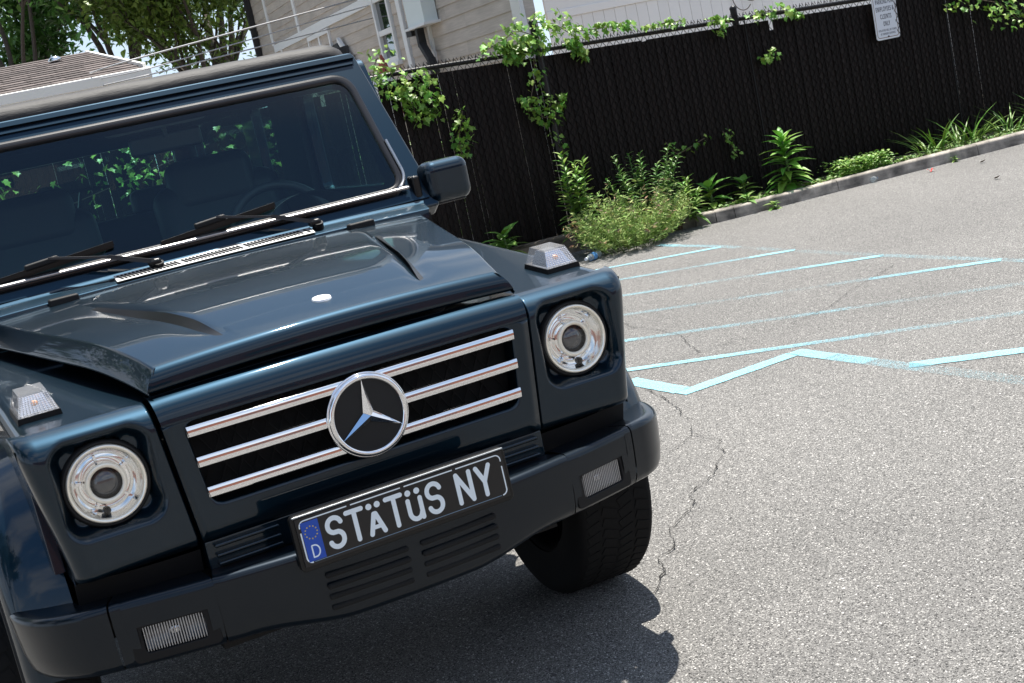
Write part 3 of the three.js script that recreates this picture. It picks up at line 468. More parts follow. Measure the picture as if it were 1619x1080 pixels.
// number plate
{
  const W = 1056, H = 224, c = canvas(W, H), x = c.getContext('2d');
  x.fillStyle = '#0d0d0f'; x.fillRect(0, 0, W, H);
  const fg = '#dde6ea'; x.strokeStyle = fg; x.lineWidth = 7; x.lineCap = 'round';
  const pl = (pts, w) => { x.lineWidth = w; x.lineJoin = 'round'; x.beginPath(); pts.forEach((p, i) => i ? x.lineTo(...p) : x.moveTo(...p)); x.stroke(); };
  const arcp = (cx, cy, rx, ry, a, b, n = 18) => Array.from({ length: n + 1 }, (_, i) => { const t = a + (b - a) * i / n; return [cx + rx * Math.cos(t), cy + ry * Math.sin(t)]; });
  // rim, broken where the mounting clips sit
  x.lineCap = 'butt';
  const top = 14; for (const [a, b] of [[40, 250], [268, 520], [538, 790], [808, W - 40]]) pl([[a, top], [b, top]], 6);
  pl([...arcp(40, 40, 26, 26, -Math.PI / 2, -Math.PI, 8), [14, 46]], 6); pl([[14, 66], [14, H - 40], ...arcp(40, H - 40, 26, 26, Math.PI, Math.PI / 2, 8)], 7);
  pl([...arcp(W - 40, 40, 26, 26, -Math.PI / 2, 0, 8), [W - 14, 50]], 6); pl([[W - 14, 72], [W - 14, H - 40], ...arcp(W - 40, H - 40, 26, 26, 0, Math.PI / 2, 8)], 7);
  x.strokeStyle = '#7f9db6'; pl([[46, H - 14], [W - 46, H - 14]], 2.5); x.strokeStyle = fg;
  x.fillStyle = '#1247a8'; x.fillRect(20, 22, 84, H - 40);
  for (let i = 0; i < 12; i++) { const a = i / 12 * 6.283, cx = 62 + 29 * Math.cos(a), cy = 76 + 29 * Math.sin(a); x.fillStyle = '#d9b43a'; x.beginPath(); for (let k = 0; k < 10; k++) { const r = k % 2 ? 2.2 : 5.4, b = -Math.PI / 2 + k * Math.PI / 5; x[k ? 'lineTo' : 'moveTo'](cx + r * Math.cos(b), cy + r * Math.sin(b)); } x.closePath(); x.fill(); }
  x.strokeStyle = '#dfe7ee'; x.lineCap = 'butt'; pl([[48, 136], [48, 190], [60, 190], ...arcp(60, 163, 22, 27, Math.PI / 2, -Math.PI / 2, 14), [47, 136]], 7);
  x.strokeStyle = fg; x.lineCap = 'round'; const T = 45, B = 180, w = 23;
  const S = (X, q) => { const r = q / 2; pl([...arcp(X + r, T + 34, r, 34, -0.25, -Math.PI, 12), ...arcp(X + r, T + 38, r, 30, Math.PI, Math.PI * 0.62, 5), ...arcp(X + r, B - 38, r, 32, -0.38 * Math.PI, 0, 5), ...arcp(X + r, B - 34, r, 34, 0, Math.PI - 0.25, 12)], w); };
  const TT = (X, q) => { pl([[X, T], [X + q, T]], w); pl([[X + q / 2, T], [X + q / 2, B]], w); };
  S(140, 66); TT(238, 74);
  pl([[338, B], [366, T + 45], [374, T + 45], [404, B]], w); pl([[350, B - 28], [392, B - 28]], w * 0.85); for (const X of [350, 392]) { x.fillStyle = fg; x.beginPath(); x.arc(X, T + 6, 15, 0, 7); x.fill(); }
  TT(436, 74);
  pl([[540, T + 42], [540, B - 36], ...arcp(570, B - 34, 30, 34, Math.PI, 0.25, 12)], w); pl([[602, T + 42], [602, B]], w); for (const X of [548, 594]) { x.beginPath(); x.arc(X, T + 6, 15, 0, 7); x.fill(); }
  S(642, 66);
  pl([[800, B], [800, T], [868, B], [868, T]], w);
  pl([[906, T], [940, T + 72], [974, T]], w); pl([[940, T + 72], [940, B]], w);
  const np = new THREE.Group(); np.name = 'number_plate'; np.position.set(-0.003, 0.684, 0.140); np.rotation.x = -0.03; car.add(np);
  const fr = rr(-0.272, -0.068, 0.272, 0.064, 0.012); const fgm = ext(fr, 0.014, 0.003, 3); fgm.translate(0, 0, -0.020); part('plate_frame', fgm, M_gloss, np);
  part('frame_edge', [rbox(0.535, 0.004, 0.006, 0.0018, 0, 0.0605, 0.0)], std(col(0.25, 0.27, 0.28), 0.3), np);
  const pg = new THREE.BoxGeometry(0.524, 0.112, 0.003); const mats = M_gloss; const U = pg.attributes.uv; part('plate', pg, std(col(0.05, 0.05, 0.055), 0.4), np).position.z = -0.0005;
  const face = new THREE.PlaneGeometry(0.524, 0.112); face.translate(0, 0, 0.0016); part('plate_face', face, phy(0xffffff, 0.35, { map: canvasTex(c) }), np);
  part('plate_bracket', box(0.4, 0.10, 0.03, 0, -0.01, -0.034), M_black, np);
}
// wheels, wipers, mirrors
for (const [s, z, st] of [[1, -0.745, -0.05], [-1, -0.745, -0.05], [1, -3.1, 0], [-1, -3.1, 0]]) {
  const wh = new THREE.Group(); wh.name = 'wheel'; wh.position.set(s * (z > -1 ? 0.815 : 0.768), 0.385, z); wh.rotation.y = st; car.add(wh);
  const tp = [[0.245, -0.115], [0.30, -0.132], [0.35, -0.130], [0.372, -0.120], [0.3825, -0.104], [0.3835, 0.104], [0.372, 0.120], [0.35, 0.130], [0.30, 0.132], [0.245, 0.115]].map(p => new THREE.Vector2(...p));
  const tg = new THREE.LatheGeometry(tp, 72); tg.rotateZ(Math.PI / 2); const ty = part('tyre', tg, M_tyre, wh);
  const tb = []; const N = 68; for (let i = 0; i < N; i++) { const a = i / N * Math.PI * 2; for (const [x, w, sk, d] of [[-0.080, 0.044, 0.32, 0.028], [-0.028, 0.050, -0.38, 0.027], [0.028, 0.050, 0.38, 0.027], [0.080, 0.044, -0.32, 0.028]]) { const g = box(w, 0.012, d, 0, 0, 0, 0, sk); g.translate(x, 0.3788, 0); g.rotateX(a + (x > 0 ? 0.02 : 0)); tb.push(g); } }
  const tr = part('tread_block', tb, M_tyre, ty); tr.userData.kind = 'stuff';
  const rm = part('rim', (() => { const l = new THREE.LatheGeometry([[0.245, -0.11], [0.225, -0.09], [0.22, 0.08], [0.235, 0.105], [0.25, 0.112]].map(p => new THREE.Vector2(...p)), 48); l.rotateZ(-Math.PI / 2 * s); part('rim_barrel', [l, cyl(0.23, 0.23, 0.02, 40, s * 0.02, 0, 0, 0, Math.PI / 2)], M_black, wh); const sp = [cyl(0.06, 0.06, 0.05, 24, s * 0.075, 0, 0, 0, Math.PI / 2)]; for (let k = 0; k < 5; k++) { const g = rbox(0.03, 0.20, 0.055, 0.012, s * 0.075, 0.12, 0); g.rotateX(k * Math.PI * 2 / 5); sp.push(g); } return sp; })(), std(col(0.10, 0.10, 0.11), 0.4, { metalness: 0.8 }), wh);
}
part('front_axle', [cyl(0.045, 0.045, 1.3, 12, 0, 0.385, -0.745, 0, Math.PI / 2), rbox(0.22, 0.2, 0.2, 0.05, 0.18, 0.385, -0.745)], M_black, car);
{
  const on = (x, y, d = 0.02) => [x, y + d * 0.53, wsZ(y) + d * 0.848];
  const wiper = (px, b0, b1, k) => {
    const w = new THREE.Group(); w.name = 'wiper'; car.add(w);
    const P = [px, 1.268, -1.098];
    part('pivot', [cyl(0.017, 0.020, 0.045, 20, px, 1.262, -1.098, 0.4), rbox(0.04, 0.024, 0.028, 0.010, px - 0.008, 1.283, -1.094)], M_gloss, w);
    const Q = on(k[0], k[1], 0.045), Mid = [P[0] * 0.55 + Q[0] * 0.45, (1.287 * 0.5 + Q[1] * 0.5) + 0.004, (P[2] * 0.52 + Q[2] * 0.48) + 0.012];
    part('arm', [bar([P[0] - 0.01, 1.287, -1.092], Mid, 0.019, 0.013), bar(Mid, Q, 0.010, 0.007)], std(col(0.03, 0.032, 0.035), 0.38), w);
    part('blade', [bar(on(...b0, 0.022), on(...b1, 0.022), 0.012, 0.014), bar(on(...b0, 0.012), on(...b1, 0.012), 0.006, 0.016)], M_gloss, w);
    const mx = on(k[0], k[1], 0.042); part('blade_clip', (() => { const g = rbox(0.10, 0.018, 0.020, 0.006, 0, 0, 0); g.rotateZ(Math.atan2(b1[1] - b0[1], b1[0] - b0[0])); g.translate(mx[0] - 0.02, mx[1] - 0.008, mx[2] - 0.004); return g; })(), M_rubber, w);
  };
  wiper(0.345, [-0.13, 1.318], [0.245, 1.352], [0.05, 1.345]);
  wiper(-0.165, [-0.66, 1.318], [-0.265, 1.352], [-0.46, 1.342]);
  for (const s of [1, -1]) {
    const m = new THREE.Group(); m.name = 'door_mirror'; m.position.set(s * 0.838, 1.312, -1.16); m.rotation.y = s * 0.08; m.scale.setScalar(0.93); m.position.x -= s * 0.014; car.add(m);
    const g = new RoundedBoxGeometry(0.172, 0.15, 0.115, 5, 0.038), Pp = g.attributes.position; for (let i = 0; i < Pp.count; i++) { const y = Pp.getY(i); Pp.setX(i, Pp.getX(i) * (1 + y * 0.15)); Pp.setZ(i, Pp.getZ(i) * 1.0); } g.computeVertexNormals();
    part('mirror_housing', g, M_paint, m); part('mirror_glass', box(0.155, 0.118, 0.004, 0, 0, -0.0595), M_chrome, m);
    part('mirror_foot', [rbox(0.07, 0.05, 0.05, 0.015, -s * 0.10, -0.045, -0.01), rbox(0.03, 0.12, 0.09, 0.01, -s * 0.118, -0.02, -0.02)], M_gloss, m);
    part('mirror_lip', rbox(0.12, 0.006, 0.07, 0.0028, -s * 0.005, -0.0745, 0), M_seal, m);
  }
}
// ------------------------------------------------------------------ fence
const fenceZ = x => -(8.38 - 0.0899 * x) / 0.996;
const fenceTop = x => x < 3.6 ? 1.88 : 1.88 - 0.047 * (x - 3.6);
const fence = thing('slatted_fence', 'long dark chain link fence filled with black upright privacy slats behind the kerb', 'fence');
{
  const slatMat = [0.008, 0.0105, 0.0065].map(v => phy(col(v * 1.35, v, v * 0.92), 0.5, { specularIntensity: 0.22 }));
  const H = 1.62, g = new RoundedBoxGeometry(0.0435, H, 0.0036, 2, 0.0016); g.translate(0, H / 2, 0);
  const r = rng(5), tiny = new THREE.BoxGeometry(0.034, 1, 0.007); tiny.translate(0, 0.5, 0);
  let n = 0; const far = [];
  for (let x = -2.6; x < 10.9; x += 0.0455) {
    const top = fenceTop(x) - 0.09 - (r() < 0.06 ? r() * 0.12 : 0), y0 = 0.03 + (r() < 0.1 ? 0.03 : 0);
    const m = new THREE.Mesh(g, slatMat[n++ % 3]); m.name = 'slat'; m.scale.y = (top - y0) / H; m.position.set(x + (r() - 0.5) * 0.005, y0, fenceZ(x) + (n % 2 ? 0.0020 : -0.0020)); m.scale.x = x > 4.9 ? 1.42 : r() < 0.25 ? 1.06 : 1.22; m.rotation.set((r() - 0.5) * 0.004, 0.09 + (r() - 0.5) * 0.02, (r() - 0.5) * 0.003); m.castShadow = m.receiveShadow = true;
     fence.add(m);
  }
  // chain link wire over the slats
  const wires = []; const wx0 = -2.6, wx1 = 10.9, zf = 0.010;
  for (let k = -2.6 - 2; k < 10.9; k += 0.068) for (const q of [1, -1]) {
    const h = 1.86, dx = h * 0.62; let a = q > 0 ? [k, 0.03] : [k + dx, 0.03], b = q > 0 ? [k + dx, 1] : [k, 1];
    const xb = Math.min(wx1, Math.max(wx0, b[0])), xa = Math.min(wx1, Math.max(wx0, a[0])); if (Math.abs(xa - xb) < 0.05) continue;
    const ty = x => 0.03 + (x - a[0]) / (b[0] - a[0]) * (fenceTop(x) - 0.03);
    wires.push(bar([xa, ty(xa), fenceZ(xa) + zf], [xb, ty(xb), fenceZ(xb) + zf], 0.0042, 0.0042));
  }
  const wm = part('chain_link_wire', wires, phy(col(0.008, 0.007, 0.007), 0.45, { specularIntensity: 0.3 }), fence); wm.userData.kind = 'stuff';
  const kn = []; for (let x = -2.6; x < 10.9; x += 0.034) { const g2 = new THREE.BoxGeometry(0.0045, 0.03, 0.0045); g2.rotateZ(n++ % 2 ? 0.4 : -0.4); g2.translate(x, fenceTop(x) + 0.002, fenceZ(x) + 0.004); kn.push(g2); }
  const km = part('wire_knuckle', kn, M_black, fence); km.userData.kind = 'stuff';
  const P = []; for (let x = -2.6; x <= 10.9; x += 0.9) P.push([x, fenceTop(x) - 0.035, fenceZ(x) - 0.045]);
  part('top_rail', tube(P, 0.021, 10, 60), M_gloss, fence);
  for (const x of [-2.3, 0.1, 2.5, 4.86, 6.9, 9.13]) {
    const cap = x === 4.86 ? 0.20 : 0.06; const p = part('fence_post', [cyl(0.032, 0.032, fenceTop(x) + cap, 18, x, (fenceTop(x) + cap) / 2, fenceZ(x) - (x === 4.86 ? -0.045 : 0.05))], M_gloss, fence);
    part('post_cap', (() => { const s = new THREE.SphereGeometry(0.036, 16, 8, 0, 7, 0, 1.6); s.translate(x, fenceTop(x) + cap, fenceZ(x) - (x === 4.86 ? -0.045 : 0.05)); return s; })(), M_gloss, p);
    part('tension_bar', box(0.012, fenceTop(x) - 0.1, 0.006, x + 0.05, fenceTop(x) / 2, fenceZ(x) + 0.016), M_black, p);
  }
}
{ // parking sign, flat print on an aluminium plate
  const c = canvas(512, 900), x = c.getContext('2d');
  x.fillStyle = '#c9ccd3'; x.fillRect(0, 0, 512, 900);
  x.strokeStyle = '#6a4a20'; x.lineWidth = 10; x.beginPath(); const R = 46; x.moveTo(26 + R, 26); x.lineTo(486 - R, 26); x.arc(486 - R, 26 + R, R, -Math.PI / 2, 0); x.lineTo(486, 874 - R); x.arc(486 - R, 874 - R, R, 0, Math.PI / 2); x.lineTo(26 + R, 874); x.arc(26 + R, 874 - R, R, Math.PI / 2, Math.PI); x.lineTo(26, 26 + R); x.arc(26 + R, 26 + R, R, Math.PI, Math.PI * 1.5); x.stroke();
  x.strokeStyle = '#b98a45'; x.lineWidth = 7; x.beginPath(); x.moveTo(250, 60); x.lineTo(205, 150); x.lineTo(310, 140); x.closePath(); x.stroke(); x.fillStyle = '#c08a3a'; x.fillRect(232, 105, 46, 40);
  x.fillStyle = '#20222c'; x.textAlign = 'center'; const fit = (t, y, s, w, f = 'bold ') => { x.font = f + s + 'px sans-serif'; const m = x.measureText(t).width; x.save(); x.translate(256, y); x.scale(Math.min(1, w / m), 1); x.fillText(t, 0, 0); x.restore(); };
  x.save(); x.translate(-60, 0); fit('sorry', 225, 64, 190, 'italic bold '); x.restore();
  fit('PARKING FOR', 335, 104, 385); fit('EMPLOYEES &', 455, 104, 400); fit('CLIENTS', 575, 104, 250); fit('ONLY', 690, 104, 150); fit('VIOLATORS WILL BE TOWED', 775, 46, 400); fit('AT OWNERS EXPENSE', 832, 46, 330);
  const s = thing('parking_sign', 'white metal parking sign with rounded corners and black lettering hung on the dark fence', 'sign', [8.47, 1.475, fenceZ(8.47) + 0.03]);
  s.rotation.set(0, 0.09, -0.02);
  const g = ext(rr(-0.162, -0.27, 0.162, 0.27, 0.03), 0.003, 0); part('sign_plate', g, std(col(0.6, 0.6, 0.6), 0.45, { metalness: 0.6 }), s);
  const f = new THREE.ShapeGeometry(rr(-0.158, -0.266, 0.158, 0.266, 0.028), 8), U = f.attributes.uv, P = f.attributes.position; for (let i = 0; i < P.count; i++) U.setXY(i, (P.getX(i) + 0.158) / 0.316, (P.getY(i) + 0.266) / 0.532); f.translate(0, 0, 0.0036); part('sign_face', f, std(0xffffff, 0.5, { map: canvasTex(c) }), s);
  for (const y of [-0.245, 0.245]) part('bolt', cyl(0.008, 0.008, 0.006, 8, 0, y, 0.006, Math.PI / 2), M_rubber, s);
}
// ------------------------------------------------------------------ plants
function leafGeo(len, wid, fold = 0.25, curl = 0.3, lobes = 0) { // a folded, drooping leaf along +z, base at the origin
  const n = 4, p = [], ix = [];
  for (let i = 0; i <= n; i++) { const t = i / n, w = wid * (lobes ? (Math.sin(Math.PI * Math.min(1, t * 0.9 + 0.1)) * (1 + lobes * Math.cos(t * 12))) : Math.sin(Math.PI * Math.pow(t, 0.75))) * 0.5, y = -curl * len * t * t, z = len * t; p.push(-w, y + w * fold, z, 0, y, z, w, y + w * fold, z); }
  for (let i = 0; i < n; i++) { const a = i * 3; ix.push(a, a + 3, a + 4, a, a + 4, a + 1, a + 1, a + 4, a + 5, a + 1, a + 5, a + 2); }
  const g = new THREE.BufferGeometry(); g.setAttribute('position', new THREE.Float32BufferAttribute(p, 3)); g.setIndex(ix); g.computeVertexNormals(); return g;
}
class Foliage { // collects transformed copies of leaves into one mesh
  constructor(seed) { this.p = []; this.n = []; this.c = []; this.r = rng(seed); this.m = new THREE.Matrix4(); this.nm = new THREE.Matrix3(); }
  add(g, m, tint) {
    const P = g.attributes.position, N = g.attributes.normal, v = V(0, 0, 0); this.nm.getNormalMatrix(m);
    const I = g.index; const k = I ? I.count : P.count;
    for (let i = 0; i < k; i++) { const j = I ? I.getX(i) : i; v.fromBufferAttribute(P, j).applyMatrix4(m); this.p.push(v.x, v.y, v.z); v.fromBufferAttribute(N, j).applyMatrix3(this.nm).normalize(); this.n.push(v.x, v.y, v.z); this.c.push(tint[0], tint[1], tint[2]); }
  }
  leaf(g, pos, yaw, pitch, roll, s, tint) { const e = new THREE.Euler(pitch, yaw, roll, 'YXZ'); this.add(g, new THREE.Matrix4().compose(V(...pos), new THREE.Quaternion().setFromEuler(e), V(s, s, s)), tint); }
  build() { const g = new THREE.BufferGeometry(); g.setAttribute('position', new THREE.Float32BufferAttribute(this.p, 3)); g.setAttribute('normal', new THREE.Float32BufferAttribute(this.n, 3)); g.setAttribute('color', new THREE.Float32BufferAttribute(this.c, 3)); g.setAttribute('uv', new THREE.Float32BufferAttribute(new Float32Array(this.p.length / 3 * 2), 2)); return g; }
}
const leafM = (tr = 0.35, ro = 0.45) => phy(0xffffff, ro, { vertexColors: true, transmission: tr, thickness: 0, side: THREE.DoubleSide, specularIntensity: 0.5 });
const M_leaf = leafM(0.35, 0.42), M_leafDry = leafM(0.25, 0.7), M_stem = std(col(0.10, 0.16, 0.05), 0.7), M_twig = std(col(0.10, 0.075, 0.05), 0.85);
const G = (r, a = 1) => { const q = (0.75 + 0.5 * r()) * a; return [0.155 * q * (0.8 + 0.6 * r()), 0.31 * q, 0.05 * q]; };
const dry = (r) => { const q = 0.7 + 0.5 * r(), k = r(); return [(0.24 + 0.15 * k) * q, (0.42 + 0.03 * k) * q, (0.09 + 0.06 * k) * q]; };
function plant(name, label, cat, pos, group, stems, fol, mat = M_leaf) { const t = thing(name, label, cat, pos, group); if (stems.length > 14) part('stem', stems, M_stem, t).userData.kind = 'stuff'; else for (const q of stems) part('stem', q, M_stem, t); part('leaves', fol.build(), mat, t); return t; }
// upright weed: stems with whorls of narrow leaves
function weed(seed, n, h, spread, len, wid, tint, per = 34, droop = 0.5) {
  const F = new Foliage(seed), r = F.r, st = [], lg = leafGeo(1, wid / len, 0.3, droop);
  for (let k = 0; k < n; k++) {
    const a = r() * 6.283, d = spread * Math.sqrt(r()), bx = d * Math.cos(a) * 0.5, bz2 = d * Math.sin(a) * 0.4, H = h * (n === 1 ? 1 : 0.55 + 0.45 * r() * (1 - d / spread * 0.5)), lx = (n === 1 ? 0.05 : 0.5 * d) * Math.cos(a), lz = (n === 1 ? 0.02 : 0.3 * d) * Math.sin(a);
    const at = t => [bx + lx * t * t, H * t, bz2 + lz * t * t]; st.push(tube([at(0), at(0.5), at(1)], 0.005, 5, 6));
    for (let i = 0; i < per; i++) { const t = 0.1 + 0.9 * Math.pow(i / per, 0.8), q = at(t), L = len * (1.15 - 0.75 * t) * (0.8 + 0.4 * r()); F.leaf(lg, q, i * 2.4 + r() * 0.6, -0.15 - 0.75 * t + (r() - 0.5) * 0.4, (r() - 0.5) * 0.5, L, tint(r, 0.85 + 0.4 * t)); }
  }
  return [st, F];
}
const bedY = 0.07;
{
  let [s, F] = weed(21, 4, 0.98, 0.16, 0.17, 0.062, G, 48, 0.35);
  plant('tall_weed', 'tall bright green leafy weed by the fence post left of the dry bush', 'weed', [4.70, bedY, -7.50], 'weeds along the fence', s, F);
  [s, F] = weed(22, 13, 0.86, 0.40, 0.13, 0.042, (r, k) => { const g = G(r, 0.8 * k); return [g[0] * 0.9, g[1], g[2] * 1.3]; }, 46, 0.5);
  plant('tall_weed', 'bushy grey green weed with toothed leaves rising behind the dry bush', 'weed', [5.36, bedY, -7.50], 'weeds along the fence', s, F);
  [s, F] = weed(23, 6, 0.46, 0.28, 0.14, 0.04, G, 30, 0.5);
  plant('tall_weed', 'low bright green weed with long leaves at the rounded kerb end', 'weed', [5.68, bedY, -7.36], 'weeds along the fence', s, F);
  // dry feathery bush
  {
    const F2 = new Foliage(31), r = F2.r, st = [], lg = leafGeo(1, 0.22, 0.2, 0.2);
    for (let k = 0; k < 300; k++) {
      const a = r() * 6.283, d = Math.sqrt(r()), bx = 0.30 * d * Math.cos(a), bz2 = 0.15 * d * Math.sin(a), out = 0.30 + 0.55 * d, H = (0.24 + 0.30 * r()) * (1.15 - 0.42 * d * d), lx = Math.cos(a) * out * 0.42, lz = Math.sin(a) * out * 0.28;
      const at = t => [bx + lx * t, H * t - 0.06 * out * t * t, bz2 + lz * t]; if (k % 3 === 0) st.push(tube([at(0), at(0.6), at(1)], 0.0022, 4, 4));
      const c0 = r() < 0.22 ? [0.32, 0.26, 0.13] : null;
      for (let i = 0; i < 26; i++) { const t = 0.15 + 0.85 * r(), q = at(t), c = c0 && t > 0.72 ? c0.map(v => v * (0.7 + 0.5 * r())) : dry(r); F2.leaf(lg, q, r() * 6.283, -0.9 + r() * 1.1, r() * 2, 0.028 + 0.030 * r(), c); }
    }
    plant('dry_bush', 'rounded bush of fine yellow green and straw coloured stems at the end of the kerb', 'bush', [4.98, 0.0, -7.14], undefined, st, F2, M_leafDry);
  }
  // broad-leaved rosettes
  const rosette = (seed, n, len, wid, h, tint, curl = 0.5) => { const F3 = new Foliage(seed), r = F3.r, st = [tube([[0, 0, 0], [0.01, h * 0.5, 0], [0, h, 0]], 0.012, 6, 6)], lg = leafGeo(1, wid / len, 0.28, curl); for (let i = 0; i < n; i++) { const t = i / n; F3.leaf(lg, [0, h * (0.08 + 0.92 * t), 0], i * 2.4 + r() * 0.5, 0.12 - 1.1 * t + (r() - 0.5) * 0.3, (r() - 0.5) * 0.4, len * (1.1 - 0.5 * t) * (0.75 + 0.5 * r()), tint(r)); } return [st, F3]; };
  [s, F] = rosette(41, 58, 0.27, 0.085, 0.50, r => { const g = G(r, 1.15); return [g[0] * 0.95, g[1] * 1.1, g[2]]; }, 0.45);
  plant('broad_leaf_weed', 'large fresh green weed with tiers of broad drooping leaves beside the kerb', 'weed', [6.84, bedY, -7.38], 'broad leaved weeds in the bed', s, F);
  [s, F] = rosette(42, 16, 0.16, 0.06, 0.12, G); plant('broad_leaf_weed', 'small green rosette at the left foot of the large broad leaved weed', 'weed', [6.74, bedY, -7.32], 'broad leaved weeds in the bed', s, F);
  [s, F] = rosette(43, 20, 0.26, 0.12, 0.22, G, 0.4); plant('broad_leaf_weed', 'dark shaded weed with wide leaves between the dry bush and the large weed', 'weed', [6.08, bedY, -7.55], 'broad leaved weeds in the bed', s, F);
  [s, F] = rosette(44, 18, 0.22, 0.10, 0.18, G, 0.4); plant('broad_leaf_weed', 'dark shaded weed nearest the fence left of the large broad leaved weed', 'weed', [6.48, bedY, -7.60], 'broad leaved weeds in the bed', s, F);
  [s, F] = rosette(45, 22, 0.26, 0.13, 0.30, G, 0.5); plant('broad_leaf_weed', 'dark green wide leaved weed in front of the fence just right of the car mirror', 'weed', [4.12, 0.02, -7.85], 'broad leaved weeds in the bed', s, F);
  [s, F] = rosette(46, 14, 0.15, 0.05, 0.08, G); plant('broad_leaf_weed', 'small yellow green weed on the kerb beside the dark shaded weeds', 'weed', [6.28, bedY, -7.28], 'broad leaved weeds in the bed', s, F);
  [s, F] = rosette(47, 12, 0.10, 0.05, 0.05, G); plant('kerb_weed', 'little weed sprouting from the joint at the foot of the kerb near the dry bush', 'weed', [6.40, 0.005, -7.06], 'weeds sprouting at the foot of the kerb', s, F);
  [s, F] = rosette(48, 9, 0.07, 0.035, 0.04, G); plant('kerb_weed', 'tiny weed sprouting at the foot of the kerb below the long grass', 'weed', [8.30, 0.005, -6.82], 'weeds sprouting at the foot of the kerb', s, F);
  // grass tufts
  const tuft = (seed, n, h, sp) => { const F4 = new Foliage(seed), r = F4.r, lg = leafGeo(1, 0.045, 0.3, 0.55); for (let i = 0; i < n; i++) { const a = r() * 6.283, d = sp * Math.sqrt(r()); F4.leaf(lg, [d * Math.cos(a), 0, d * 0.6 * Math.sin(a)], a + (r() - 0.5) * 1.4, -0.65 - 0.75 * r(), (r() - 0.5) * 0.5, h * (0.5 + 0.6 * r()), G(r, 1.0)); } return [[], F4]; };
  const TU = [[61, 44, 0.38, 0.14, 8.45, -7.25, 'tuft of long arching grass behind the kerb, leftmost of the grass tufts'], [62, 52, 0.42, 0.16, 8.85, -7.20, 'dense tuft of long grass bending over the kerb in the middle of the grass tufts'], [63, 42, 0.37, 0.16, 9.35, -7.12, 'tuft of long grass third along the kerb towards the right edge'], [64, 46, 0.40, 0.2, 9.85, -7.05, 'tuft of long grass at the far right end of the kerb in view'], [65, 20, 0.32, 0.14, 9.1, -7.40, 'thin shaded tuft of grass against the fence behind the other tufts']];
  for (const [sd, n, h, sp, X, Z, lb] of TU) { [s, F] = tuft(sd, n, h, sp); plant('grass_tuft', lb, 'grass tuft', [X, bedY, Z], 'grass tufts behind the kerb', s, F); }
  // low creeping cover
  const F5 = new Foliage(71), r5 = F5.r, l5 = leafGeo(1, 0.6, 0.2, 0.3);
  for (let i = 0; i < 3600; i++) { const k = r5(); const X = k < 0.35 ? 7.30 + 0.55 * r5() : 5.95 + 4.2 * r5(), z0 = -7.18 + (X - 6.05) * 0.12 - 0.12, Z = z0 - 0.5 * r5() * r5(), hi = k < 0.35 ? 0.16 : 0.05; F5.leaf(l5, [X, bedY + hi * r5(), Z], r5() * 6.28, -0.6 * r5(), r5() - 0.5, 0.022 + 0.028 * r5(), G(r5, k < 0.35 ? 1.2 : 0.8)); }
  const gc = part('ground_cover', F5.build(), M_leaf, scene); gc.userData = { kind: 'stuff', label: 'low creeping green weeds covering the soil bed along the kerb', category: 'ground cover' };
}
